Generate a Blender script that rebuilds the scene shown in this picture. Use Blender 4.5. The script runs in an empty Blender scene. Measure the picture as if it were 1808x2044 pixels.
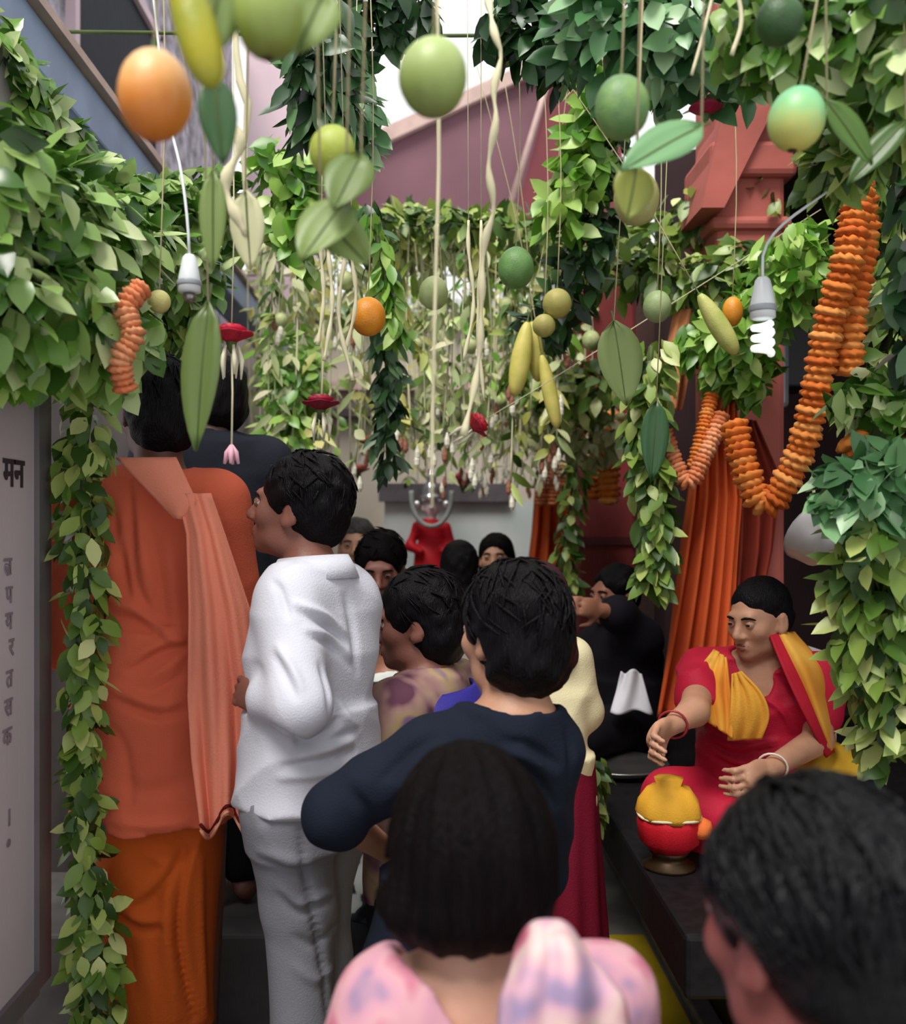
import bpy, math, random
import numpy as np
from mathutils import Vector, Matrix, Euler

random.seed(7)
rng = np.random.default_rng(7)
scene = bpy.context.scene
COL = scene.collection

# ------------------------------------------------------------------ camera
F, CX, CY, CH = 1900.0, 850.0, 1040.0, 1.72     # focal length in px, principal point, eye height
cam_d = bpy.data.cameras.new('camera')
cam = bpy.data.objects.new('camera', cam_d); COL.objects.link(cam)
cam.location = (0, 0, CH); cam.rotation_euler = (math.pi/2, 0, 0)
cam_d.sensor_fit = 'VERTICAL'; cam_d.sensor_height = 36.0; cam_d.sensor_width = 36.0*1808/2044
cam_d.lens = F/2044*36.0
cam_d.shift_x = (904-CX)/2044; cam_d.shift_y = (CY-1022)/2044
cam_d.clip_start = 0.02
cam_d.dof.use_dof = True; cam_d.dof.focus_distance = 2.3; cam_d.dof.aperture_fstop = 2.8
scene.camera = cam

# ------------------------------------------------------------------ world, sun, exposure
world = bpy.data.worlds.new('sky'); scene.world = world
world.use_nodes = True
wn = world.node_tree.nodes; wl = world.node_tree.links
bg = wn['Background']
bg.inputs['Color'].default_value = (0.97, 0.97, 0.98, 1); bg.inputs['Strength'].default_value = 1.0
sun_d = bpy.data.lights.new('sun', 'SUN'); sun_d.energy = 3.6; sun_d.angle = math.radians(24)
sun_d.color = (1.0, 0.965, 0.91)
sun = bpy.data.objects.new('sun', sun_d); COL.objects.link(sun)
sun.rotation_euler = (math.radians(27), math.radians(-16), 0)
vs = scene.view_settings
vs.view_transform = 'Standard'; vs.look = 'None'; vs.gamma = 1.0; vs.use_curve_mapping = False
vs.exposure = 0.22

def at(px, py, d):
    """world point that the photograph shows at (px, py), d metres down the corridor"""
    return Vector(((px-CX)/F*d, d, CH-(py-CY)/F*d))

# ------------------------------------------------------------------ materials
def lin(c):
    if isinstance(c, str):
        c = [int(c[i:i+2], 16)/255 for i in (0, 2, 4)]
    return tuple(((x/12.92) if x <= 0.04045 else ((x+0.055)/1.055)**2.4) for x in c)

def new_mat(name):
    m = bpy.data.materials.new(name); m.use_nodes = True
    nt = m.node_tree
    return m, nt, nt.nodes['Principled BSDF']

def N(nt, typ, **kw):
    n = nt.nodes.new(typ)
    for k, v in kw.items():
        if hasattr(n, k): setattr(n, k, v)
        else: n.inputs[k].default_value = v
    return n

def ramp(nt, stops, fac):
    r = nt.nodes.new('ShaderNodeValToRGB')
    els = r.color_ramp.elements
    while len(els) < len(stops): els.new(0.5)
    for e, (p, c) in zip(els, stops):
        e.position = p; e.color = (*lin(c), 1)
    nt.links.new(fac, r.inputs[0])
    return r

def mat(name, col, rough=0.7, var=0.12, scale=8.0, bump=0.0, bscale=60.0, metal=0.0, col2=None, stretch=(1,1,1), spec=0.4, emit=0, detail=3.0):
    m, nt, b = new_mat(name)
    c1 = lin(col)
    tc = N(nt, 'ShaderNodeTexCoord')
    mp = N(nt, 'ShaderNodeMapping'); mp.inputs['Scale'].default_value = stretch
    nt.links.new(tc.outputs['Object'], mp.inputs['Vector'])
    nz = N(nt, 'ShaderNodeTexNoise', Scale=scale, Detail=detail)
    nt.links.new(mp.outputs[0], nz.inputs['Vector'])
    if col2 is None:
        ca = tuple(max(0, x*(1-var)) for x in c1); cb = tuple(min(1, x*(1+var)) for x in c1)
    else:
        ca, cb = c1, lin(col2)
    r = nt.nodes.new('ShaderNodeValToRGB')
    r.color_ramp.elements[0].position = 0.35; r.color_ramp.elements[0].color = (*ca, 1)
    r.color_ramp.elements[1].position = 0.65; r.color_ramp.elements[1].color = (*cb, 1)
    nt.links.new(nz.outputs['Fac'], r.inputs[0])
    nt.links.new(r.outputs[0], b.inputs['Base Color'])
    b.inputs['Roughness'].default_value = rough; b.inputs['Metallic'].default_value = metal
    b.inputs['Specular IOR Level'].default_value = spec
    if bump:
        n2 = N(nt, 'ShaderNodeTexNoise', Scale=bscale, Detail=2.0)
        nt.links.new(mp.outputs[0], n2.inputs['Vector'])
        bp = N(nt, 'ShaderNodeBump', Strength=bump, Distance=0.01)
        nt.links.new(n2.outputs['Fac'], bp.inputs['Height']); nt.links.new(bp.outputs[0], b.inputs['Normal'])
    if emit:
        b.inputs['Emission Color'].default_value = (*c1, 1); b.inputs['Emission Strength'].default_value = emit
    return m

def leaf_mat(name, stops, rough=0.38, trans=0.3):
    m, nt, b = new_mat(name)
    oi = N(nt, 'ShaderNodeObjectInfo'); ge = N(nt, 'ShaderNodeNewGeometry')
    ad = N(nt, 'ShaderNodeMath', operation='ADD')
    nt.links.new(oi.outputs['Random'], ad.inputs[0]); nt.links.new(ge.outputs['Random Per Island'], ad.inputs[1])
    fr = N(nt, 'ShaderNodeMath', operation='FRACT'); nt.links.new(ad.outputs[0], fr.inputs[0])
    r = ramp(nt, stops, fr.outputs[0])
    nt.links.new(r.outputs[0], b.inputs['Base Color'])
    b.inputs['Roughness'].default_value = rough; b.inputs['Specular IOR Level'].default_value = 0.55
    tr = N(nt, 'ShaderNodeBsdfTranslucent'); nt.links.new(r.outputs[0], tr.inputs['Color'])
    mx = N(nt, 'ShaderNodeMixShader'); mx.inputs[0].default_value = trans
    out = nt.nodes['Material Output']
    nt.links.new(b.outputs[0], mx.inputs[1]); nt.links.new(tr.outputs[0], mx.inputs[2]); nt.links.new(mx.outputs[0], out.inputs['Surface'])
    return m

def skin_mat(name, col):
    m = mat(name, col, rough=0.5, var=0.10, scale=14, bump=0.08, bscale=180)
    b = m.node_tree.nodes['Principled BSDF']
    b.inputs['Subsurface Weight'].default_value = 0.12
    b.inputs['Subsurface Radius'].default_value = (0.012, 0.005, 0.003)
    return m

def hair_mat(name, col, rough=0.5, spec=.22):
    return mat(name, col, rough=rough, var=0.5, scale=30, bump=0.5, bscale=90, stretch=(4, 4, 0.35), spec=spec)

def cloth_mat(name, col, **kw):
    a = dict(rough=0.85, var=0.07, scale=5, bump=0.18, bscale=260, spec=0.15); a.update(kw)
    return mat(name, col, **a)

def blotch_mat(name, base, stops, scale=9, rough=0.85):
    """printed cloth: base colour with blotches of other colours"""
    m, nt, b = new_mat(name)
    tc = N(nt, 'ShaderNodeTexCoord')
    nz = N(nt, 'ShaderNodeTexNoise', Scale=scale, Detail=1.5)
    nt.links.new(tc.outputs['Object'], nz.inputs['Vector'])
    r = ramp(nt, stops, nz.outputs['Fac'])
    nt.links.new(r.outputs[0], b.inputs['Base Color']); b.inputs['Roughness'].default_value = rough
    b.inputs['Specular IOR Level'].default_value = 0.15
    return m

# ------------------------------------------------------------------ object helpers
def link(o, parent=None):
    COL.objects.link(o)
    if parent is not None: o.parent = parent
    return o

def tag(o, label=None, cat=None, group=None, kind=None):
    if label: o['label'] = label
    if cat: o['category'] = cat
    if group: o['group'] = group
    if kind: o['kind'] = kind
    return o

def empty(name, loc=(0,0,0), rz=0.0):
    o = bpy.data.objects.new(name, None); o.empty_display_size = 0.05
    o.location = loc; o.rotation_euler = (0, 0, rz)
    return link(o)

def mesh_obj(name, verts, faces, m, parent=None, smooth=True, loc=None):
    me = bpy.data.meshes.new(name)
    if isinstance(verts, np.ndarray): verts = verts.tolist()
    if isinstance(faces, np.ndarray): faces = faces.tolist()
    me.from_pydata(verts, [], faces)
    me.update()
    if smooth: me.polygons.foreach_set('use_smooth', [True]*len(me.polygons))
    if m is not None: me.materials.append(m)
    o = bpy.data.objects.new(name, me)
    if loc is not None: o.location = loc
    return link(o, parent)

def box_data(x0, x1, y0, y1, z0, z1):
    v = [(x0,y0,z0),(x1,y0,z0),(x1,y1,z0),(x0,y1,z0),(x0,y0,z1),(x1,y0,z1),(x1,y1,z1),(x0,y1,z1)]
    f = [(3,2,1,0),(4,5,6,7),(0,1,5,4),(1,2,6,5),(2,3,7,6),(3,0,4,7)]
    return v, f

def box(name, x0, x1, y0, y1, z0, z1, m, parent=None, bevel=0.0, origin=None):
    v, f = box_data(x0, x1, y0, y1, z0, z1)
    if origin is not None:
        v = [(a-origin[0], b-origin[1], c-origin[2]) for a, b, c in v]
    o = mesh_obj(name, v, f, m, parent, smooth=False)
    if origin is not None: o.location = origin
    if bevel:
        bv = o.modifiers.new('bevel', 'BEVEL'); bv.width = bevel; bv.segments = 2
    return o

def tube_data(pts, rad, nseg=6, cap=True):
    P = np.array([tuple(p) for p in pts], float); n = len(P)
    R = np.full(n, rad, float) if np.isscalar(rad) else np.array(rad, float)
    T = np.gradient(P, axis=0); T /= np.linalg.norm(T, axis=1)[:, None]+1e-9
    up = np.array([0.31, 0.17, 0.93]) if abs(T[0][2]) < 0.9 else np.array([0.95, 0.2, 0.1])
    verts = []
    u = np.cross(T[0], up); u /= np.linalg.norm(u)
    for i in range(n):
        u = u - T[i]*np.dot(u, T[i]); u /= np.linalg.norm(u)+1e-9
        w = np.cross(T[i], u)
        for k in range(nseg):
            a = 2*math.pi*k/nseg
            verts.append(tuple(P[i]+R[i]*(math.cos(a)*u+math.sin(a)*w)))
    faces = []
    for i in range(n-1):
        for k in range(nseg):
            k2 = (k+1) % nseg
            faces.append((i*nseg+k, i*nseg+k2, (i+1)*nseg+k2, (i+1)*nseg+k))
    if cap:
        faces.append(tuple(reversed(range(nseg)))); faces.append(tuple(range((n-1)*nseg, n*nseg)))
    return verts, faces

def join(parts):
    V, Fs = [], []
    for v, f in parts:
        b = len(V); V.extend(v); Fs.extend([tuple(i+b for i in q) for q in f])
    return V, Fs

def tube(name, pts, rad, m, parent=None, nseg=6):
    v, f = tube_data(pts, rad, nseg)
    return mesh_obj(name, v, f, m, parent)

def lathe_data(profile, n=20, centre=(0,0,0)):
    v, f = [], []
    for r, z in profile:
        for k in range(n):
            a = 2*math.pi*k/n
            v.append((centre[0]+r*math.cos(a), centre[1]+r*math.sin(a), centre[2]+z))
    for i in range(len(profile)-1):
        for k in range(n):
            k2 = (k+1) % n
            f.append((i*n+k, i*n+k2, (i+1)*n+k2, (i+1)*n+k))
    f.append(tuple(reversed(range(n)))); f.append(tuple(range((len(profile)-1)*n, len(profile)*n)))
    return v, f

def sheet(name, P, thick, m, parent=None, smooth=True):
    """thick cloth from an N x M grid of points"""
    P = np.array(P, float); n, k = P.shape[:2]
    du = np.gradient(P, axis=0); dv = np.gradient(P, axis=1)
    nr = np.cross(du, dv); nr /= np.linalg.norm(nr, axis=2)[..., None]+1e-9
    A = (P+nr*thick/2).reshape(-1, 3); B = (P-nr*thick/2).reshape(-1, 3)
    V = np.vstack([A, B]); o = n*k
    f = []
    for i in range(n-1):
        for j in range(k-1):
            a, b, c, d = i*k+j, (i+1)*k+j, (i+1)*k+j+1, i*k+j+1
            f.append((a, b, c, d)); f.append((o+d, o+c, o+b, o+a))
    ring = [i*k for i in range(n)] + [(n-1)*k+j for j in range(1, k)] + [i*k+k-1 for i in range(n-2, -1, -1)] + [j for j in range(k-2, 0, -1)]
    for a, b in zip(ring, ring[1:]+ring[:1]): f.append((a, o+a, o+b, b))
    return mesh_obj(name, V, f, m, parent, smooth)

def smooth_path(pts, n):
    """Catmull-Rom through the points, n samples"""
    P = np.array([tuple(p) for p in pts], float)
    if len(P) == 2:
        t = np.linspace(0, 1, n)[:, None]
        return P[0]*(1-t)+P[1]*t
    Q = np.vstack([2*P[0]-P[1], P, 2*P[-1]-P[-2]])
    out = []
    for s in np.linspace(0, len(P)-1-1e-6, n):
        i = int(s); t = s-i
        p0, p1, p2, p3 = Q[i], Q[i+1], Q[i+2], Q[i+3]
        out.append(0.5*((2*p1)+(-p0+p2)*t+(2*p0-5*p1+4*p2-p3)*t*t+(-p0+3*p1-3*p2+p3)*t**3))
    out = np.array(out)
    # even spacing
    L = np.concatenate([[0], np.cumsum(np.linalg.norm(np.diff(out, axis=0), axis=1))])
    u = np.linspace(0, L[-1], n)
    return np.stack([np.interp(u, L, out[:, a]) for a in range(3)], 1)

# ------------------------------------------------------------------ signed-distance modelling
class Field:
    """bodies and garments grown as one continuous surface from blended tapered limbs"""
    def __init__(self): self.ops = []
    def cap(self, a, b, ra, rb=None, k=0.03, sub=False):
        a = np.array(tuple(a), float); b = np.array(tuple(b), float); rb = ra if rb is None else rb
        lo = np.minimum(a-ra, b-rb); hi = np.maximum(a+ra, b+rb)
        def fn(X, Y, Z):
            ab = b-a; L = float(ab@ab)+1e-12
            t = np.clip(((X-a[0])*ab[0]+(Y-a[1])*ab[1]+(Z-a[2])*ab[2])/L, 0, 1)
            return np.sqrt((X-a[0]-t*ab[0])**2+(Y-a[1]-t*ab[1])**2+(Z-a[2]-t*ab[2])**2)-(ra+(rb-ra)*t)
        self.ops.append((fn, lo, hi, k, sub)); return self
    def ell(self, c, r, R=None, k=0.03, sub=False):
        c = np.array(tuple(c), float); r = np.array(tuple(r) if hasattr(r, '__len__') else (r, r, r), float)
        rm = r if R is None else np.full(3, r.max())
        M = None if R is None else np.array(R)
        def fn(X, Y, Z):
            x, y, z = X-c[0], Y-c[1], Z-c[2]
            if M is not None:
                x, y, z = (M[0][0]*x+M[1][0]*y+M[2][0]*z, M[0][1]*x+M[1][1]*y+M[2][1]*z, M[0][2]*x+M[1][2]*y+M[2][2]*z)
            k0 = np.sqrt((x/r[0])**2+(y/r[1])**2+(z/r[2])**2)
            k1 = np.sqrt((x/r[0]**2)**2+(y/r[1]**2)**2+(z/r[2]**2)**2)+1e-9
            return k0*(k0-1)/k1
        self.ops.append((fn, c-rm, c+rm, k, sub)); return self
    def loft(self, secs, k=0.03, p=2.0, sub=False):
        """stack of elliptical sections (z, cx, cy, rx, ry)"""
        S = np.array(sorted(secs), float)
        lo = np.array([(S[:,1]-S[:,3]).min(), (S[:,2]-S[:,4]).min(), S[0,0]])
        hi = np.array([(S[:,1]+S[:,3]).max(), (S[:,2]+S[:,4]).max(), S[-1,0]])
        def fn(X, Y, Z):
            z = np.clip(Z, S[0,0], S[-1,0])
            g = [np.interp(z, S[:,0], S[:,i]) for i in range(1, 5)]
            q = (np.abs((X-g[0])/g[2])**p+np.abs((Y-g[1])/g[3])**p)**(1/p)
            d = (q-1)*np.minimum(g[2], g[3])
            e = np.maximum(S[0,0]-Z, Z-S[-1,0])
            return np.maximum(d, e)
        self.ops.append((fn, lo, hi, k, sub)); return self
    def build(self, h, disp=None, relax=1, pad=0.03):
        lo = np.min([o[1] for o in self.ops if not o[4]], axis=0)-pad; hi = np.max([o[2] for o in self.ops if not o[4]], axis=0)+pad
        n = np.ceil((hi-lo)/h).astype(int)+1
        ax = [lo[i]+h*np.arange(n[i]) for i in range(3)]
        D = np.full(n, 1.0, np.float32)
        for fn, a, b, k, sub in self.ops:
            m = k+2.5*h
            i0 = np.clip(np.floor((a-m-lo)/h).astype(int), 0, n); i1 = np.clip(np.ceil((b+m-lo)/h).astype(int)+1, 0, n)
            if (i1 <= i0).any(): continue
            sl = tuple(slice(i0[i], i1[i]) for i in range(3))
            X = ax[0][sl[0]][:, None, None]; Y = ax[1][sl[1]][None, :, None]; Z = ax[2][sl[2]][None, None, :]
            d = fn(X, Y, Z); o = D[sl]
            if sub:
                d = -d
                q = np.clip(0.5-0.5*(d-o)/k, 0, 1); D[sl] = d*(1-q)+o*q+k*q*(1-q)
            else:
                q = np.clip(0.5+0.5*(d-o)/k, 0, 1); D[sl] = d*(1-q)+o*q-k*q*(1-q)
        if disp is not None:
            D = D+disp(ax[0][:, None, None], ax[1][None, :, None], ax[2][None, None, :]).astype(np.float32)
        return surface_nets(D, lo, h, relax)

def surface_nets(D, lo, h, relax):
    D[0], D[-1], D[:, 0], D[:, -1], D[:, :, 0], D[:, :, -1] = 1, 1, 1, 1, 1, 1
    S = D < 0
    c = np.zeros(np.array(D.shape)-1, np.int8)
    cs = [(i, j, k) for i in (0, 1) for j in (0, 1) for k in (0, 1)]
    nx, ny, nz = D.shape
    for i, j, k in cs: c += S[i:nx-1+i, j:ny-1+j, k:nz-1+k]
    act = np.argwhere((c > 0) & (c < 8))
    idx = np.full(c.shape, -1, np.int32); idx[tuple(act.T)] = np.arange(len(act))
    acc = np.zeros((len(act), 3)); cnt = np.zeros(len(act))
    for a in range(3):
        for u in (0, 1):
            for v in (0, 1):
                o0 = np.zeros(3, int); o1 = np.zeros(3, int)
                b, e = [q for q in range(3) if q != a]
                o0[b] = o1[b] = u; o0[e] = o1[e] = v; o1[a] = 1
                p0 = act+o0; p1 = act+o1
                d0 = D[tuple(p0.T)]; d1 = D[tuple(p1.T)]
                ok = (d0 < 0) != (d1 < 0)
                t = d0[ok]/(d0[ok]-d1[ok])
                acc[ok] += p0[ok]+t[:, None]*(o1-o0); cnt[ok] += 1
    V = acc/cnt[:, None]*h+lo
    Q = []
    for a in range(3):
        b, e = (a+1) % 3, (a+2) % 3
        s0 = [slice(None)]*3; s1 = [slice(None)]*3
        s0[a] = slice(0, -1); s1[a] = slice(1, None)
        A = S[tuple(s0)]; B = S[tuple(s1)]
        ed = np.argwhere(A != B)
        ed = ed[(ed[:, b] > 0) & (ed[:, e] > 0) & (ed[:, b] < c.shape[b]) & (ed[:, e] < c.shape[e])]
        ob = np.zeros(3, int); ob[b] = 1; oe = np.zeros(3, int); oe[e] = 1
        q = np.stack([idx[tuple((ed-ob-oe).T)], idx[tuple((ed-oe).T)], idx[tuple(ed.T)], idx[tuple((ed-ob).T)]], 1)
        fl = ~A[tuple(ed.T)]
        q[fl] = q[fl][:, ::-1]
        Q.append(q)
    Q = np.vstack(Q); Q = Q[(Q >= 0).all(1)]
    for _ in range(relax):
        s = np.zeros_like(V); n = np.zeros(len(V))
        for i in range(4):
            j = (i+1) % 4
            np.add.at(s, Q[:, i], V[Q[:, j]]); np.add.at(n, Q[:, i], 1)
            np.add.at(s, Q[:, j], V[Q[:, i]]); np.add.at(n, Q[:, j], 1)
        V = 0.5*V+0.5*s/np.maximum(n, 1)[:, None]
    return V, Q

def sculpt(V, Q, p, strokes):
    """press creases and raise folds along lines on the side of the garment that is seen"""
    from mathutils.bvhtree import BVHTree
    R = rotz(p.rz); W = V@R.T+p.loc
    bvh = BVHTree.FromPolygons(W.tolist(), Q.tolist())
    fn = np.cross(V[Q[:, 1]]-V[Q[:, 0]], V[Q[:, 2]]-V[Q[:, 0]]); nr = np.zeros_like(V)
    for i in range(4): np.add.at(nr, Q[:, i], fn)
    nr /= np.linalg.norm(nr, axis=1)[:, None]+1e-12
    eye = Vector((0, 0, CH)); out = np.zeros(len(V))
    for pts, w, amp in strokes:
        P = smooth_path([(a, b, 0) for a, b in pts], 26); hits = []
        for i, q in enumerate(P):
            h = bvh.ray_cast(eye, (at(q[0], q[1], 1.0)-eye).normalized())[0]
            if h is not None: hits.append((tuple(h), math.sin(math.pi*(.06+.88*i/25))**.6))
        if not hits: continue
        Hh = np.array([h[0] for h in hits]); tp = np.array([h[1] for h in hits])
        near = np.where(((W > Hh.min(0)-3*w) & (W < Hh.max(0)+3*w)).all(1))[0]
        if not len(near): continue
        d2 = ((W[near][:, None, :]-Hh[None])**2).sum(2); j = d2.argmin(1)
        out[near] += amp*tp[j]*np.exp(-d2[np.arange(len(near)), j]/w**2)
    return V+nr*out[:, None]

def ridge(u, p=.6):
    """sharp crease lines with soft swells between them"""
    return .55-np.abs(np.sin(u))**(p+.25)

def fold(amp, f1=(9, 7, 2), f2=(3, 5, 8), f3=(30, 20, 12), ph=0.0):
    """cloth folds: warped ripples, deeper in one direction than the other"""
    def fn(X, Y, Z):
        w = 1.7*np.sin(f2[0]*X+f2[1]*Y+f2[2]*Z+ph)
        a = np.sin(f1[0]*X+f1[1]*Y+f1[2]*Z+w+ph*2.3)
        b = np.sin(f3[0]*X-f3[1]*Y+f3[2]*Z+1.3*w+ph)
        return -amp*(a+0.45*b)
    return fn
# ------------------------------------------------------------------ people
def rotz(a): return np.array([[math.cos(a), -math.sin(a), 0], [math.sin(a), math.cos(a), 0], [0, 0, 1]])
def rotx(a): return np.array([[1, 0, 0], [0, math.cos(a), -math.sin(a)], [0, math.sin(a), math.cos(a)]])
def roty(a): return np.array([[math.cos(a), 0, math.sin(a)], [0, 1, 0], [-math.sin(a), 0, math.cos(a)]])

EYE = None
def eye_material():
    m, nt, b = new_mat('eye')
    tc = N(nt, 'ShaderNodeTexCoord'); sx = N(nt, 'ShaderNodeSeparateXYZ')
    nt.links.new(tc.outputs['Object'], sx.inputs[0])
    gt = N(nt, 'ShaderNodeMath', operation='GREATER_THAN'); gt.inputs[1].default_value = 0.0105
    nt.links.new(sx.outputs['Y'], gt.inputs[0])
    mx = N(nt, 'ShaderNodeMix', data_type='RGBA')
    nt.links.new(gt.outputs[0], mx.inputs[0])
    mx.inputs[6].default_value = (0.42, 0.36, 0.33, 1); mx.inputs[7].default_value = (0.012, 0.008, 0.006, 1)
    nt.links.new(mx.outputs[2], b.inputs['Base Color']); b.inputs['Roughness'].default_value = 0.15
    return m

DEF = dict(pelvis=(0,0,.93), waist=(0,0,1.08), chest=(0,0,1.27), neck=(0,-.015,1.455),
           shR=(.178,-.01,1.41), elR=(.235,-.03,1.12), wrR=(.23,.10,.90),
           shL=(-.178,-.01,1.41), elL=(-.235,-.03,1.12), wrL=(-.23,.10,.90),
           hipR=(.085,0,.90), knR=(.095,.02,.49), anR=(.095,-.01,.075),
           hipL=(-.085,0,.90), knL=(-.095,.02,.49), anL=(-.095,-.01,.075))

class Person:
    def __init__(s, label, loc, rz, H, skin, pose=None, yaw=0, pitch=0, roll=0, hs=None, res=0.007, group=None,
                 seated=False, foot_dir=(0,1), face=True, build=1.0, head_off=(0,.02), brow=None, curl=0.6):
        s.root = empty('person', loc, rz); tag(s.root, label, 'person', group)
        s.loc = np.array(tuple(loc)); s.rz = rz; s.H = H
        k = s.k = 1.0 if seated else H/1.75
        s.hs = hs if hs else (0.97 if seated else 0.45+0.55*k)
        s.skin = skin; s.res = res
        J = {}
        pose = pose or {}
        for n, v in DEF.items():
            v = pose.get(n, v)
            if len(v) == 4:                      # ('w', px, py, d): seen at this pixel, this far away
                w = np.array(at(*v[1:])); v = rotz(-rz)@(w-s.loc)
            else: v = np.array(v, float)*k
            J[n] = v
        s.J = J
        s.head = np.array([J['neck'][0]+head_off[0], J['neck'][1]+head_off[1]+0.015, H-0.125*s.hs])
        if 'head' in pose: s.head = rotz(-rz)@(np.array(at(*pose['head'][1:]))-s.loc)
        s.R = rotz(math.radians(yaw))@rotx(math.radians(pitch))@roty(math.radians(roll))
        f = Field(); b = build
        s.torso_ops(f, 0.0, b)
        f.cap(J['neck']+np.array([0, 0, -.03]), s.head+s.R@np.array([0, -.02, -.05])*s.hs, .060*s.hs, .055*s.hs, k=.03)
        for sd in 'RL':
            f.cap(J['sh'+sd], J['el'+sd], .047*k*b, .039*k*b, k=.03)
            f.cap(J['el'+sd], J['wr'+sd], .040*k*b, .026*k*b, k=.015)
            f.cap(J['hip'+sd], J['kn'+sd], .082*k*b, .055*k*b, k=.03)
            f.cap(J['kn'+sd], J['an'+sd], .054*k*b, .034*k*b, k=.02)
            fd = np.array([foot_dir[0], foot_dir[1], 0.0])
            toe = J['an'+sd]+fd*.14*k+np.array([0, 0, -.035*k])
            f.cap(J['an'+sd]+np.array([0, 0, -.03*k])-fd*.03, toe, .038*k, .028*k, k=.02)
            s.hand(f, sd, pose.get('hd'+sd), pose.get('hn'+sd), pose.get('curl'+sd, curl))
        s.head_ops(f)
        V, Q = f.build(res)
        s.body = mesh_obj('body', V, Q, skin, s.root)
        if face: s.face_parts(brow)

    def torso_ops(s, f, t, b=1.0, top=True):
        J, k = s.J, s.k
        P, W, C, K = J['pelvis'], J['waist'], J['chest'], J['neck']
        sw = abs(J['shR'][0]-J['shL'][0])/2
        f.loft([(P[2]-.09*k, P[0], P[1], .13*k*b+t, .10*k*b+t), (P[2], P[0], P[1], .16*k*b+t, .112*k*b+t), (W[2], W[0], W[1], .138*k*b+t, .098*k*b+t),
                (C[2], C[0], C[1], .160*k*b+t, .112*k*b+t), (C[2]+.55*(K[2]-C[2]), (C[0]+K[0])/2, (C[1]+K[1])/2, .155*k*b+t, .095*k*b+t),
                (K[2]+t*.3, K[0], K[1], .075*k+t, .06*k+t)], k=.04, p=2.3)
        f.cap(J['shR'], K+np.array([0, 0, -.02]), .052*k*b+t, .055*k*b+t, k=.05)
        f.cap(J['shL'], K+np.array([0, 0, -.02]), .052*k*b+t, .055*k*b+t, k=.05)

    def hp(s, p): return s.head+s.R@(np.array(p, float)*s.hs)

    def head_ops(s, f):
        q, h, R = s.hp, s.hs, s.R
        E = lambda c, r, k=.02, sub=False: f.ell(q(c), np.array(r)*h, R, k*h, sub)
        E((0, -.014, .034), (.073, .094, .084), .03)
        E((0, .028, -.020), (.060, .066, .082), .03)
        E((0, .042, -.076), (.043, .042, .034), .025)
        E((0, .074, -.094), (.019, .017, .017), .02)
        for x in (-1, 1):
            E((x*.041, .062, -.022), (.022, .022, .024), .02)
            E((x*.046, .015, -.075), (.014, .03, .022), .02)
            E((x*.031, .103, .004), (.018, .016, .011), .012, True)
            E((x*.013, .098, -.036), (.009, .011, .008), .008)
            E((x*.077, -.012, -.008), (.010, .019, .032), .008)
            E((x*.074, .000, -.030), (.009, .012, .014), .008)
            E((x*.089, -.004, -.004), (.008, .011, .019), .006, True)
        f.cap(q((-.034, .084, .024)), q((.034, .084, .024)), .011*h, k=.015*h)
        f.cap(q((0, .090, .014)), q((0, .113, -.030)), .0075*h, .012*h, k=.012*h)
        f.cap(q((-.016, .090, -.058)), q((.016, .090, -.058)), .0075*h, k=.007*h)
        f.cap(q((-.014, .088, -.071)), q((.014, .088, -.071)), .0085*h, k=.007*h)

    def hand(s, f, sd, hd=None, hn=None, curl=.6):
        J, k = s.J, s.k
        w, e = J['wr'+sd], J['el'+sd]
        d = (w-e)/np.linalg.norm(w-e) if hd is None else np.array(hd, float)/np.linalg.norm(hd)
        n = np.array((-1.0 if sd == 'R' else 1.0, 0, -.2)) if hn is None else np.array(hn, float)   # palm side
        n = n-d*np.dot(n, d); n /= np.linalg.norm(n)+1e-9
        t = np.cross(n, d)*(1 if sd == 'R' else -1)      # towards the thumb
        M = np.stack([t, d, n], 1); q = k*1.0
        c = w+d*.048*q
        f.ell(c, (.040*q, .052*q, .017*q), M, k=.014)
        L = [.060, .074, .080, .072]; off = [-.032, -.011, .011, .031]
        for i in range(4):
            b0 = w+(d*.085+t*off[i]*.92)*q
            a1, a2 = curl*.8, curl*1.7
            d1 = d*math.cos(a1)+n*math.sin(a1); d2 = d*math.cos(a2)+n*math.sin(a2)
            b1 = b0+d1*L[i]*.5*q; b2 = b1+d2*L[i]*.5*q
            f.cap(b0-d*.02*q, b1, .0092*q, .0085*q, k=.004); f.cap(b1, b2, .0085*q, .007*q, k=.004)
        b0 = w+(d*.025+t*.030)*q; dd = (t*.75+d*.6+n*.35); dd /= np.linalg.norm(dd)
        b1 = b0+dd*.038*q; d2 = (t*.25+d*.85+n*.45); d2 /= np.linalg.norm(d2)
        f.cap(b0, b1, .0125*q, .010*q, k=.008); f.cap(b1, b1+d2*.032*q, .010*q, .008*q, k=.004)

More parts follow.
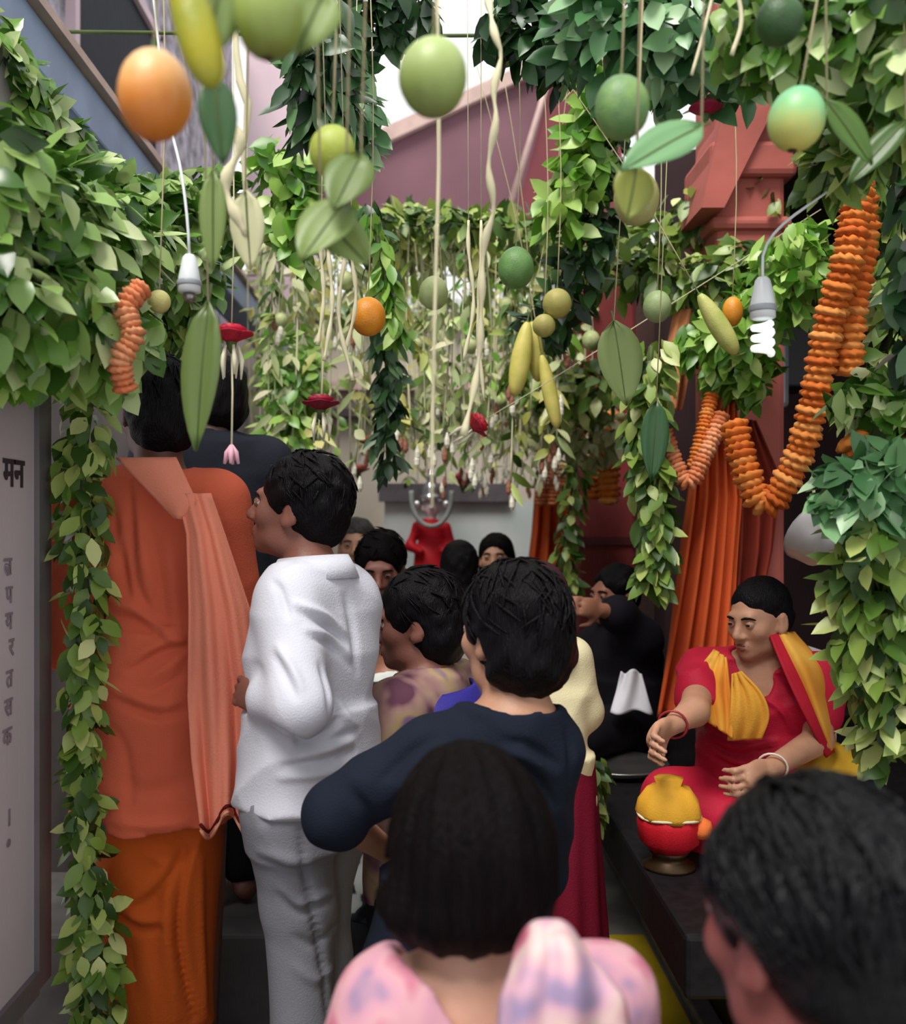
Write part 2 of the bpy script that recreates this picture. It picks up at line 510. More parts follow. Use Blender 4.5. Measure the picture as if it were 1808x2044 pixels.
    def face_parts(s, brow):
        global EYE
        if EYE is None: EYE = eye_material()
        if not hasattr(Person, 'eye_me'):
            v, f = lathe_data([(max(1e-4, .0128*math.sin(a)), -.0128*math.cos(a)) for a in np.linspace(.05, math.pi-.05, 11)], 14)
            v = [(x, z, -y) for x, y, z in v]           # axis along +y
            me = bpy.data.meshes.new('eyeball'); me.from_pydata(v, [], f); me.materials.append(EYE)
            me.polygons.foreach_set('use_smooth', [True]*len(me.polygons)); Person.eye_me = me
        for x in (-1, 1):
            o = bpy.data.objects.new('eye', Person.eye_me); link(o, s.root)
            o.matrix_basis = Matrix.Translation(Vector(s.hp((x*.031, .0835, .003)))) @ Matrix(s.R.tolist()).to_4x4() @ Matrix.Scale(s.hs, 4)
            s.lids(x)
            P = [s.hp((x*a, y, z)) for a, y, z in ((.014, .098, .0195), (.026, .0985, .0235), (.040, .0905, .0225), (.050, .079, .016))]
            tube('eyebrow', P, [.0028*s.hs, .0040*s.hs, .0036*s.hs, .0016*s.hs], brow or HAIR_BLACK, s.root, 6)
        # lips
        P1 = [s.hp((x, .0965-14*x*x, z)) for x, z in ((-.023, -.0635), (-.012, -.0605), (-.004, -.0585), (.004, -.0585), (.012, -.0605), (.023, -.0635))]
        P2 = [s.hp((x, .0955-14*x*x, z)) for x, z in ((-.021, -.0655), (-.010, -.0715), (0, -.0735), (.010, -.0715), (.021, -.0655))]
        r1 = np.array([.001, .0038, .0042, .0042, .0038, .001])*s.hs; r2 = np.array([.001, .0045, .0052, .0045, .001])*s.hs
        v, f = join([tube_data(P1, r1, 6), tube_data(P2, r2, 6)])
        mesh_obj('lips', v, f, LIPS, s.root)

    def lids(s, x):
        """upper and lower lid: skin shells over the eyeball"""
        R = .0138; V, Fc = [], []
        for a0, a1 in ((12, 115), (-105, -20)):
            b = len(V); na, nt_ = 8, 9
            for i in range(na):
                a = math.radians(a0+(a1-a0)*i/(na-1))
                for j in range(nt_):
                    t = math.radians(-80+160*j/(nt_-1)); am = a*(1-.35*(j/(nt_-1)*2-1)**2) if i in (0,) or a0 < 0 and i == na-1 else a
                    q = (R*math.sin(t), R*math.cos(t)*math.cos(am), R*math.cos(t)*math.sin(am))
                    V.append(tuple(s.hp((x*.031+q[0], .0835+q[1], .003+q[2]))))
            for i in range(na-1):
                for j in range(nt_-1):
                    c = b+i*nt_+j; Fc.append((c, c+1, c+nt_+1, c+nt_))
        mesh_obj('eyelids', V, Fc, s.skin, s.root)

    # -------------------------------------------------------------- hair
    def hair(s, m, style='short', vol=.012, res=None, locks=0, rough=.0035, sub_face=True, lock_len=.05, seed=1, fringe=.0, lock_r=1.0, mess=.35):
        f = Field(); q, h, R = s.hp, s.hs, s.R; v = vol
        E = lambda c, r, k=.02, sub=False: f.ell(q(c), np.array(r)*h, R, k*h, sub)
        E((0, -.018, .040), (.075+v, .095+v*.8, .084+v), .03)
        if style == 'short':
            E((0, -.060, -.012), (.066+v*.5, .050+v*.4, .068), .03)
        elif style == 'full':
            E((0, -.052, -.030), (.076+v*.8, .064+v*.6, .085), .03)
        elif style == 'long':
            E((0, -.055, -.02), (.080+v, .065+v, .09), .03)
            E((0, -.062, -.11), (.084+v, .060+v*.7, .10), .04)
            E((-.005, -.062, -.19), (.072+v, .045+v*.5, .07), .04)
        elif style == 'bob':
            E((0, -.035, .0), (.092+v, .088+v, .100), .03)
            E((-.010, -.036, -.052), (.097+v, .080+v*.7, .056), .03)
        elif style == 'bun':
            E((0, -.050, -.010), (.070+v*.4, .056, .068), .03)
            E((0, -.118, -.015), (.036, .032, .038), .012)
        elif style == 'veil':
            E((0, -.050, -.04), (.095, .075, .11), .03); E((0, -.05, -.13), (.12, .085, .08), .05)
        if sub_face:
            # keep the face and ears clear
            E((0, .118, -.035), (.078, .082, .098-fringe), .015, True)
            E((0, .075, -.105), (.072, .085, .075), .015, True)
            for x in (-1, 1):
                E((x*.088, .004, -.028), (.028, .026, .040), .010, True)
        rr = np.random.default_rng(seed)
        ph = rr.uniform(0, 6, 6); Ri = R.T; hc = s.head
        def disp(X, Y, Z):
            x = Ri[0,0]*(X-hc[0])+Ri[0,1]*(Y-hc[1])+Ri[0,2]*(Z-hc[2])
            y = Ri[1,0]*(X-hc[0])+Ri[1,1]*(Y-hc[1])+Ri[1,2]*(Z-hc[2])
            z = Ri[2,0]*(X-hc[0])+Ri[2,1]*(Y-hc[1])+Ri[2,2]*(Z-hc[2])
            a = np.arctan2(x, -y+.02)
            if style in ('long', 'bob'):
                g = np.sin(17*a+3*np.sin(9*z+ph[0])+ph[1])+.6*np.sin(39*a+5*np.sin(7*z+ph[2]))
            else:
                g = np.sin(70*x+30*np.sin(20*z+ph[0])*.1+45*z+ph[1])*np.sin(60*y+30*z+ph[2])+.7*np.sin(120*x-90*z+ph[3])*np.sin(110*y+ph[4])
            return -rough*g
        V, Q = f.build(res or s.res, disp, relax=1)
        parts = [(V.tolist(), Q.tolist())]
        if locks:
            for i in range(locks):
                # a root somewhere on the crown, a lock that runs back and down, its tip lifting off
                th = rr.uniform(0, 2*math.pi); u = rr.uniform(-.15, 1.0)
                dirv = np.array([math.cos(th)*math.sqrt(max(0, 1-u*u)), math.sin(th)*math.sqrt(max(0, 1-u*u)), u])
                if dirv[1] > .55 and u < .45: continue
                c0 = np.array([0, -.018, .040]); rad = np.array([.075+v, .095+v*.8, .084+v])
                if abs(dirv[0]) > .6 and u < .0: continue
                p0 = c0+dirv*rad*.93
                flow = np.array([rr.normal(0, mess)+dirv[0]*.5, -.55+rr.normal(0, mess), -.5+rr.normal(0, mess*.7)])
                flow -= dirv*np.dot(flow, dirv); flow /= np.linalg.norm(flow)+1e-9
                L = lock_len*rr.uniform(.6, 1.3); lift = rr.uniform(.1, .55)
                pts = []
                for t in (0, .35, .7, 1.0):
                    w = p0+flow*L*t
                    dd = (w-c0)/rad; dd /= np.linalg.norm(dd)
                    w = c0+dd*rad*(1.0+.02*math.sin(t*3)+lift*.16*t*t)
                    pts.append(s.hp(w))
                r0 = rr.uniform(.0022, .0042)*h*lock_r
                parts.append(tube_data(pts, [r0*.7, r0, r0*.7, r0*.12], 5, cap=False))
        v_, f_ = join(parts)
        return mesh_obj('hair', v_, f_, m, s.root)

    # -------------------------------------------------------------- garments
    def top(s, name, m, t=.014, hem=None, sleeve='long', neck_r=.062, neck_front=0.0, disp=None, res=None, flare=.0, extra=None, collar=None, b=1.0, neck_z=0.0, short_at=.6, strokes=None):
        f = Field(); J, k = s.J, s.k
        s.torso_ops(f, t, b)
        P = J['pelvis']
        hz = P[2]-.05*k if hem is None else hem
        rx, ry = .16*k*b+t+.012, .115*k*b+t+.012
        f.loft([(hz, P[0], P[1], rx+flare, ry+flare*.8), (P[2]+.04, P[0], P[1], rx, ry), (J['waist'][2]+.05, J['waist'][0], J['waist'][1], rx*.92, ry*.92)], k=.04, p=2.3)
        for sd in 'RL':
            sh, el, wr = J['sh'+sd], J['el'+sd], J['wr'+sd]
            if sleeve == 'long':
                f.cap(sh, el, .055*k*b+t, .050*k*b+t, k=.04); f.cap(el, el+(wr-el)*.9, .050*k*b+t, .036*k*b+t, k=.03)
            elif sleeve == 'elbow':
                f.cap(sh, el, .055*k*b+t, .052*k*b+t, k=.04); f.cap(el, el+(wr-el)*.12, .052*k*b+t, .050*k*b+t, k=.02)
            elif sleeve == 'short':
                f.cap(sh, sh+(el-sh)*short_at, .055*k*b+t, .056*k*b+t, k=.04)
        if extra: extra(f, s)
        K = J['neck']
        f.cap(K+np.array([0, .005, -.012*k+neck_z]), s.head+np.array([0, 0, -.02]), neck_r*k, neck_r*k*1.25, k=.012, sub=True)
        if neck_front: f.cap(K+np.array([0, .05*k, -.01]), K+np.array([0, .13*k, -neck_front]), .045*k, .02, k=.012, sub=True)
        # straight hem
        f.ell((P[0], P[1], hz-.6), (1.2, 1.2, .6), None, .004, True) if False else None
        V, Q = f.build(res or s.res, disp)
        if strokes: V = sculpt(V, Q, s, strokes)
        o = mesh_obj(name, V, Q, m, s.root)
        if collar is not None:
            pts = []; n = 22; A = []; cl = .016
            for i in range(n+1):
                a = math.radians(-150+300*i/n)
                for_row = []
                for j, (dz, dr) in enumerate(((-.018, .004), (.016, .0), (.026, .006), (.006, .020), (-.014, .030))):
                    r = (neck_r+.008)*k+dr
                    for_row.append((K[0]+r*math.sin(a), K[1]+.005-r*math.cos(a)*1.0, K[2]+cl+dz*1.25-.016*(1-math.cos(a))*.5))
                A.append(for_row)
            sheet('collar', A, .004, collar, o)
        return o

    def trousers(s, m, t=.016, res=None, disp=None, name='trousers', bottom=.06, top_z=None, wide=0.0, strokes=None):
        f = Field(); J, k = s.J, s.k
        P = J['pelvis']
        f.loft([(P[2]-.12*k, P[0], P[1], .15*k+t, .115*k+t), (P[2], P[0], P[1], .165*k+t, .118*k+t), (P[2]+.09*k, P[0], P[1], .15*k+t, .108*k+t)], k=.03, p=2.3)
        for sd in 'RL':
            f.cap(J['hip'+sd], J['kn'+sd], .090*k+t+wide, .062*k+t+wide, k=.035)
            f.cap(J['kn'+sd], J['an'+sd]+np.array([0, 0, bottom-.02]), .062*k+t+wide, .050*k+t+wide, k=.03)
        V, Q = f.build(res or s.res, disp or fold(.004))
        if strokes: V = sculpt(V, Q, s, strokes)
        return mesh_obj(name, V, Q, m, s.root)

    def skirt(s, m, z0, z1, r0, r1, name='skirt', res=None, disp=None, pleats=0, pa=.01, cy=0.0):
        f = Field(); P = s.J['pelvis']
        f.loft([(z0, P[0], P[1]+cy, r0[0], r0[1]), ((z0+z1)/2, P[0], P[1]+cy, (r0[0]*.55+r1[0]*.45), (r0[1]*.55+r1[1]*.45)), (z1, P[0], P[1], r1[0], r1[1])], k=.03)
        def pl(X, Y, Z):
            a = np.arctan2(Y-P[1], X-P[0])
            g = -pa*np.sin(pleats*a+2.0*np.sin(3*Z))*np.clip((z1-Z)/(z1-z0), 0, 1)
            return g+(disp(X, Y, Z) if disp else 0)
        V, Q = f.build(res or s.res, pl if pleats else disp)
        return mesh_obj(name, V, Q, m, s.root)

HAIR_BLACK = hair_mat('hair black', '070508', spec=.14)
HAIR_BROWN = hair_mat('hair dark brown', '080405', spec=.08, rough=.6)
HAIR_GREY = hair_mat('hair greying', '3a3636')
HAIR_WET = hair_mat('hair glossy black', '040407', rough=.32, spec=.2)
LIPS = mat('lips', '7a4238', rough=.45)
# ------------------------------------------------------------------ the setting
M_FLOOR = mat('floor stone', '77756f', rough=.55, var=.18, scale=6, bump=.1, bscale=40)
M_GRANITE = mat('dark granite', '100e11', rough=.6, var=.35, scale=40, spec=.2)
M_KERB = mat('kerb stone', '6b6a6c', rough=.6, var=.2, scale=14)
M_STEPS = mat('dark step stone', '3c3938', rough=.75, var=.25, scale=9)
M_WALLG = mat('weathered grey wall', '8d8688', rough=.85, var=.2, scale=3, bump=.2, bscale=30)
M_CREAM = mat('cream plaster', 'bcb2a4', rough=.85, var=.1, scale=3)
M_PINK = mat('pink plaster', 'cfb9c0', rough=.85, var=.05, scale=2)
M_MAROON = mat('maroon painted gable', '6e4a54', rough=.7, var=.10, scale=1.2, col2='7b5560')
M_MAROON2 = mat('deep maroon paint', '6f2f36', rough=.7, var=.12, scale=2)
M_COPING = mat('pale coping', 'c2a79f', rough=.8, var=.1)
M_REDPIL = mat('red painted stone', 'a8584e', rough=.75, var=.15, scale=4, bump=.12, bscale=25)
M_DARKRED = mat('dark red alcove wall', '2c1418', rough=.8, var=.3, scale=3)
M_ALCOVE = mat('blackish wall', '1d1719', rough=.85, var=.3, scale=3)  # blackish brown with random tone variation
M_BLUE = mat('blue grey steel', '7f92b4', rough=.45, var=.12, scale=5)
M_DGLASS = mat('dark window glass', '121a24', rough=.6, var=.2, spec=.15)
M_WHITE = mat('white marble', 'd7d8da', rough=.5, var=.05, scale=3, col2='bfcccb')
M_YEL = mat('yellow mat', 'c4a814', rough=.9, var=.10, scale=8, bump=.3, bscale=200)
M_BAMBOO = mat('bamboo', '8f7d4e', rough=.6, var=.25, scale=10)
M_STEEL = mat('brushed steel', '8b8886', rough=.35, var=.1, metal=.9)
M_RAIL = mat('dark rail paint', '4a4042', rough=.45, var=.2)

M_VINE = mat('green vine', '4a5a2c', rough=.7, var=.2)
def struct(o): o['kind'] = 'structure'; return o

struct(box('floor', -3.2, 3.2, -1.5, 11, -.1, 0, M_FLOOR))
STEP = .27
st = struct(box('trim_1', -2.4, -.06, 1.55, 2.62, 0, STEP, M_STEPS, bevel=.01))
st['label'] = 'raised stone step along the left of the passage'
st = struct(box('trim_2', -1.6, -.3, 2.62, 3.1, 0, .58, M_STEPS, bevel=.01))
st['label'] = 'higher stone step behind the robed figure'
# left wall carrying the board
struct(box('wall_left', -1.25, -.90, .2, 2.13, 0, 2.75, M_WALLG))
struct(box('wall_left_rear', -1.75, -1.55, 3.1, 8.6, 0, 3.05, M_WALLG))
# upper storey at the left: mottled wall, dark window, blue-grey beam under it
uw = struct(box('wall_left_upper', -2.1, -1.75, 2.4, 8.6, 3.05, 6.2, mat('mottled upper wall', '9a95a0', rough=.85, var=.5, scale=9, detail=6)))
w1 = struct(box('window_1', -1.78, -1.73, 4.65, 6.1, 3.75, 4.8, M_DGLASS))
for a in (4.62, 6.1):
    box('window_frame', -1.77, -1.70, a, a+.06, 3.7, 4.85, M_PINK, w1)
for a in (3.69, 4.8):
    box('window_frame', -1.77, -1.70, 4.62, 6.16, a, a+.06, M_PINK, w1)
be = struct(box('trim_3', -1.28, -1.10, 2.2, 8.4, 3.00, 3.16, M_BLUE, bevel=.01)); be['label'] = 'blue grey steel beam running along the left side'
be = struct(box('trim_4', -1.11, -1.07, 2.2, 8.4, 3.16, 3.19, M_COPING)); be['label'] = 'pink lip on the blue grey beam'
# pink wall behind
struct(box('wall_pink', -1.62, -1.02, 8.6, 9.0, 0, 6.6, M_PINK))
# far end wall
struct(box('wall_end', -1.75, 1.9, 8.3, 8.6, 0, 3.55, M_CREAM))
for i, (z, mm) in enumerate(((3.44, M_RAIL), (3.56, M_WHITE), (2.85, M_COPING), (2.62, M_RAIL))):
    t_ = struct(box('trim_%d' % (5+i), -1.0, 1.2, 8.18, 8.3, z, z+.07, mm)); t_['label'] = ('dark ', 'white ', 'pale ', 'lower dark ')[i]+'rail across the end wall'
# gable roof behind the end wall, a pale coping on its sloping edge
Y0, Y1 = 9.4, 9.9
def prism(name, poly, y0, y1, m, parent=None):
    n = len(poly)
    v = [(x, y0, z) for x, z in poly]+[(x, y1, z) for x, z in poly]
    f = [tuple(range(n)), tuple(reversed(range(n, 2*n)))]
    for i in range(n):
        j = (i+1) % n; f.append((i, n+i, n+j, j))
    return mesh_obj(name, v, f, m, parent, smooth=False)
def XZ(px, py, d): p = at(px, py, d); return (p.x, p.z)
g = struct(prism('roof_gable', [XZ(600, 480, Y0), XZ(1130, 480, Y0), XZ(1130, 120, Y0), XZ(740, 300, Y0), XZ(600, 365, Y0)], Y0, Y1, M_MAROON)); g['label'] = 'mauve gable end with a sloping top edge'
prism('coping', [XZ(600, 365, Y0-.05), XZ(740, 300, Y0-.05), XZ(1130, 120, Y0-.05), XZ(1130, 92, Y0-.05), XZ(740, 268, Y0-.05), XZ(600, 332, Y0-.05)], Y0-.08, Y1+.05, M_COPING, g)
g2 = struct(prism('roof_side', [XZ(1015, 480, Y0-.15), XZ(1240, 480, Y0-.15), XZ(1240, 40, Y0-.15), XZ(1135, 40, Y0-.15)], Y0-.2, Y1, M_MAROON2)); g2['label'] = 'deep maroon roof slope beside the gable'
tube('ridge_strip', [Vector((*XZ(1008, 440, Y0-.23)[:1], Y0-.23, XZ(1008, 440, Y0-.23)[1])), Vector((XZ(1125, 60, Y0-.23)[0], Y0-.23, XZ(1125, 60, Y0-.23)[1]))], .028, M_COPING, g2, 6)

# right side: platform, alcove, pillars
PZ = .84
pl = struct(box('trim_9', .55, 2.9, 2.02, 5.3, .70, PZ, M_GRANITE, bevel=.012)); pl['label'] = 'dark granite platform top overhanging its base'
pb = struct(box('trim_10', .99, 2.9, 1.2, 5.6, 0, .70, M_GRANITE)); pb['label'] = 'dark base under the granite platform'
kb = struct(box('trim_11', .915, .99, 1.2, 5.6, 0, .05, M_KERB, bevel=.008)); kb['label'] = 'grey kerb strip along the platform base'
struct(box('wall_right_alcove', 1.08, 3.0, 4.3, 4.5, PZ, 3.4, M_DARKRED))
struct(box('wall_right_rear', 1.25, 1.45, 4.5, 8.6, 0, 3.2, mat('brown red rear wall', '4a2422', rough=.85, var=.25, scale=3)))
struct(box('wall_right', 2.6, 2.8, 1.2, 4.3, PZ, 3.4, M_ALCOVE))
struct(box('shade_slab_right', 1.25, 3.0, 1.6, 4.5, 2.95, 3.15, M_ALCOVE))  # overhead slab added to keep light off the right side
pil = struct(box('pillar_red', 1.0, 1.24, 3.28, 3.55, PZ, 3.9, M_REDPIL, bevel=.02)); pil['label'] = 'red painted stone pillar behind the orange curtain'
box('capital', .97, 1.27, 3.24, 3.59, 2.90, 3.02, M_REDPIL, pil, bevel=.02)
box('capital', .98, 1.26, 3.26, 3.57, 2.72, 2.77, M_REDPIL, pil, bevel=.02)
br = struct(prism('trim_12', [XZ(1395, 420, 3.25), XZ(1440, 420, 3.25), XZ(1560, 180, 3.25), XZ(1560, 60, 3.25), XZ(1470, 90, 3.25)], 3.22, 3.5, M_REDPIL)); br['label'] = 'red bracket slanting up from the pillar'
pil2 = struct(box('pillar_maroon', .78, 1.06, 4.8, 5.1, PZ, 3.2, mat('maroon cloth pillar', '6e2524', rough=.8, var=.2, scale=4), bevel=.02)); pil2['label'] = 'maroon pillar beyond the curtain'
box('band', .77, 1.07, 4.79, 5.11, 1.60, 1.64, mat('band', '4c1518', rough=.7), pil2)
ym = box('floor_mat', .15, .90, .9, 3.93, 0, .012, M_YEL, origin=(.5, 2.4, 0)); tag(ym, 'yellow floor mat beside the grey kerb', 'mat')

# bamboo lattice overhead, the thing everything hangs from
LZ = 3.32
POLES = ((1.0, 3.32), (1.7, 3.32), (2.4, 3.32), (3.1, 3.30), (3.8, 2.90), (4.3, 3.04), (4.8, 3.17), (5.3, 3.30), (5.8, 3.40), (6.4, 3.45), (6.9, 3.50))
for i, (y, z) in enumerate(POLES):
    nm = ['nearest', 'second', 'third', 'fourth', 'fifth', 'sixth', 'seventh', 'eighth', 'ninth', 'tenth', 'farthest'][i]
    o = tube('bamboo_pole', [Vector((-1.75, y, z+.02*(i % 2))), Vector((0, y, z)), Vector((1.25, y, z+.01))], .006, M_VINE, None, 8)
    tag(o, 'thin bamboo pole laid across the passage overhead, %s of the eleven' % nm, 'pole', 'bamboo poles across the passage')
for sx, nm in ((-1.3, 'left'), (1.3, 'right')):
    o = tube('bamboo_rail', [Vector((sx, .8, LZ+.035)), Vector((sx, 3.3, LZ+.035))], .012, M_BAMBOO, None, 8)
    tag(o, 'long bamboo rail running down the passage overhead on the %s' % nm, 'pole', 'bamboo rails along the passage')

# ------------------------------------------------------------------ the lettered board on the left wall
BX = -.852
bd = empty('notice_board', (BX, 1.5, .735)); tag(bd, 'pale notice board with Devanagari lettering in a steel frame', 'board')
M_BOARD = mat('board face', 'b9aeb3', rough=.55, var=.05, scale=2)
M_FRAME = mat('board frame', '6e686b', rough=.4, var=.12, scale=6, metal=.3)
M_INK = mat('board ink', '352630', rough=.8, var=.1)
M_INK2 = mat('faded board ink', '80727c', rough=.8, var=.1)
def loc_box(name, x0, x1, y0, y1, z0, z1, m, par):
    L = par.location
    return box(name, x0-L[0], x1-L[0], y0-L[1], y1-L[1], z0-L[2], z1-L[2], m, par)
loc_box('panel', BX-.02, BX, .6, 2.07, .74, 2.15, M_BOARD, bd)
loc_box('frame_post', BX-.03, BX+.012, 2.07, 2.135, .70, 2.2, M_FRAME, bd)
loc_box('frame_rail', BX-.03, BX+.012, .6, 2.07, .69, .74, M_FRAME, bd)
loc_box('frame_rail', BX-.03, BX+.012, .6, 2.07, 2.15, 2.2, M_FRAME, bd)
loc_box('frame_post', BX-.03, BX+.012, .54, .6, .69, 2.2, M_FRAME, bd)
def writing(txt, py, size, m, yend, name='lettering', bold=.0):
    cu = bpy.data.curves.new(name, 'FONT'); cu.body = txt; cu.size = size; cu.align_x = 'RIGHT'; cu.extrude = .0008; cu.offset = bold
    cu.materials.append(m)
    tmp = bpy.data.objects.new('tmp', cu); COL.objects.link(tmp)
    bpy.context.view_layer.update()
    me = bpy.data.meshes.new_from_object(tmp.evaluated_get(bpy.context.evaluated_depsgraph_get())); me.name = name
    bpy.data.objects.remove(tmp)
    o = bpy.data.objects.new(name, me); link(o, bd)
    d = yend; z = CH-(py-CY)/F*d
    o.matrix_basis = Matrix.Translation(Vector((.0015, yend-bd.location[1], z-bd.location[2]))) @ Matrix(((0,0,1,0),(1,0,0,0),(0,1,0,0),(0,0,0,1)))
    return o
writing('मन', 972, .085, M_INK, 2.015, bold=.002)
for t_, py, yy in (('ल', 1146, 1.955), ('प', 1202, 1.958), ('य', 1254, 1.958), ('र', 1306, 1.965), ('त', 1368, 1.960), ('स', 1424, 1.958), ('क', 1482, 1.955), ('।', 1645, 1.952), ('॰', 1700, 1.952)):
    writing(t_, py, .052, M_INK2, yy, bold=.001)

# low rail seen between the standing figures' legs
rl = empty('low_railing', (-.42, 3.2, 0)); tag(rl, 'low dark metal railing behind the legs of the two standing figures', 'railing')
for i in range(9):
    tube('bar', [Vector((-.35+i*.07, 0, 0)), Vector((-.35+i*.07, 0, .78))], .008, M_STEEL if i % 3 == 1 else M_RAIL, rl, 6)
tube('rail', [Vector((-.38, 0, .80)), Vector((.25, 0, .80))], .014, M_RAIL, rl, 8)
tube('rail', [Vector((-.38, 0, .15)), Vector((.25, 0, .15))], .010, M_RAIL, rl, 8)

# ------------------------------------------------------------------ shrine at the far end
sl = box('marble_panel', -.30, .92, 6.9, 7.0, 0, 1.86, M_WHITE, origin=(.3, 6.95, 0)); tag(sl, 'white marble slab standing behind the idol', 'panel')
dk = box('shrine_lintel', -.34, .6, 6.84, 6.98, 1.86, 1.99, mat('grey lintel', '5c565c', rough=.7, var=.2)); tag(dk, 'dark grey lintel on top of the white marble slab', 'lintel')
pd = empty('pedestal', (.035, 6.2, 0)); tag(pd, 'red draped stone pedestal under the small idol', 'pedestal')
M_RED = cloth_mat('red satin', 'a3161f', rough=.5)
v, f = lathe_data([(.26, 0), (.26, .08), (.20, .12), (.20, 1.18), (.25, 1.23), (.25, 1.34)], 24)
mesh_obj('plinth', v, f, M_CREAM, pd, smooth=False)
v, f = lathe_data([(.27+.012*((i % 2)), z) for i, z in enumerate(np.linspace(.95, 1.35, 6))]+[(.02, 1.355)], 30)
mesh_obj('cloth', v, f, M_RED, pd)
idl = empty('idol', (.035, 6.2, 1.355)); tag(idl, 'small crowned silver idol in a red garment at the far end', 'statue')
M_SIL = mat('silver', 'c9c6cc', rough=.22, var=.08, metal=.85)
fd = Field()
fd.loft([(.0, 0, 0, .15, .12), (.12, 0, 0, .11, .09), (.25, 0, 0, .085, .06), (.32, 0, 0, .10, .06), (.38, 0, 0, .05, .045)], k=.02)
fd.cap((.095, 0, .33), (.14, -.02, .2), .03, .025); fd.cap((-.095, 0, .33), (-.14, -.02, .2), .03, .025)
fd.cap((.14, -.02, .2), (.07, -.10, .17), .025, .02); fd.cap((-.14, -.02, .2), (-.07, -.10, .17), .025, .02)
V, Q = fd.build(.008, fold(.004, (30, 20, 25))); mesh_obj('garment', V, Q, M_RED, idl)
fd = Field(); fd.cap((0, 0, .36), (0, 0, .42), .03); fd.ell((0, 0, .46), (.05, .052, .062)); fd.cap((0, -.052, .47), (0, -.06, .45), .008, .011, k=.01)
fd.ell((.052, 0, .45), (.012, .014, .03), k=.01); fd.ell((-.052, 0, .45), (.012, .014, .03), k=.01)
V, Q = fd.build(.006); mesh_obj('head', V, Q, mat('pale face paint', 'cdb6b8', rough=.4), idl)
v, f = lathe_data([(.055, .49), (.075, .50), (.07, .53), (.055, .54), (.062, .56), (.045, .60), (.03, .62), (.034, .64), (.012, .69), (.004, .71)], 20)
mesh_obj('crown', v, f, M_SIL, idl)
for x, z in ((-.095, .475), (.095, .475), (0, .66)):
    v, f = lathe_data([(max(.002, .022*math.sin(a)), -.022*math.cos(a)) for a in np.linspace(0, math.pi, 9)], 12, (x, -.05, z)); mesh_obj('glint_bead', v, f, mat('glint white', 'f4f2f4', rough=.1, metal=.6), idl)  # near-white beads stand in for the bright highlights on the crown
pts = [(-.13, -.09, .56), (-.12, -.10, .45), (-.07, -.115, .36), (0, -.125, .33), (.07, -.115, .36), (.12, -.10, .45), (.13, -.09, .56)]
tube('necklace', smooth_path(pts, 24), .016, mat('grey garland', '8f9290', rough=.7, bump=.6, bscale=80), idl, 8)

# ------------------------------------------------------------------ foliage
def leaf_mesh(name, L, W, bend=.25, foldv=.18, m=None, tip=.35):
    """one leaf along +y with its face to +z: midrib and two raised halves"""
    n = 5; v = []; f = []
    ws = [0.06, .78, 1.0, .70, .0]
    for i in range(n):
        t = i/(n-1); y = L*t; z = -bend*L*t*t; w = W/2*ws[i]
        v += [(0, y, z), (-w, y, z+foldv*w), (w, y, z+foldv*w)]
    for i in range(n-1):
        a, b = 3*i, 3*i+3
        f += [(a, b, b+1, a+1), (a, a+2, b+2, b)]
    me = bpy.data.meshes.new(name); me.from_pydata(v, [], f); me.update()
    me.polygons.foreach_set('use_smooth', [True]*len(f))
    if m: me.materials.append(m)
    return me

ML = {
 'near':  leaf_mat('leaf near left', [(0, '274a16'), (.3, '4b7828'), (.6, '78a146'), (.85, 'afc87e'), (1, 'd2deaa')], rough=.27, trans=.22),
 'mid':   leaf_mat('leaf mid', [(0, '2a4616'), (.35, '507428'), (.65, '86a244'), (.9, 'b7c470'), (1, 'd4d898')], rough=.4, trans=.25),
 'fresh': leaf_mat('leaf fresh', [(0, '427420'), (.35, '6a9e34'), (.7, '9cc456'), (1, 'c6de88')], rough=.36, trans=.3),
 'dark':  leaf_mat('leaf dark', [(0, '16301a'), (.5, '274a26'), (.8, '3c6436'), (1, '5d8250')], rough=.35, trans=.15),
 'pale':  leaf_mat('leaf pale', [(0, '7a8c50'), (.4, 'a6b278'), (.75, 'c8cb9c'), (1, 'e2dcb8')], rough=.55, trans=.3),
 'blue':  leaf_mat('leaf bluish', [(0, '28502a'), (.5, '4a7a48'), (.8, '7fae78'), (1, 'b4d2a6')], rough=.35, trans=.22),
 'yel':   leaf_mat('leaf yellowing', [(0, '8c9440'), (.5, 'b3b45c'), (1, 'd6cf86')], rough=.5, trans=.3),
 'olive': leaf_mat('leaf olive', [(0, '5d7238'), (.5, '748a46'), (1, '8ea45c')], rough=.45, trans=.22),
}
M_CORD = mat('jute cord', 'b7ac86', rough=.9, var=.15)
M_CORDW = mat('cream cord', 'cfc8a6', rough=.9, var=.12)
LEAFSETS = {}
def leafset(kind, L, W):
    key = (kind, round(L, 3), round(W, 3))
    if key not in LEAFSETS:
        LEAFSETS[key] = [leaf_mesh('leaf', L*s, W*s*q, b, .2, ML[kind]) for s, q, b in ((1, 1, .15), (.85, 1.1, .4), (1.1, .9, -.1), (.7, 1.15, .25))]
    return LEAFSETS[key]

def leaf_matrix(p, d, n):
    d = d/(np.linalg.norm(d)+1e-9); n = n-d*np.dot(n, d); n = n/(np.linalg.norm(n)+1e-9)
    x = np.cross(d, n)
    return Matrix(((x[0], d[0], n[0], p[0]), (x[1], d[1], n[1], p[1]), (x[2], d[2], n[2], p[2]), (0, 0, 0, 1)))

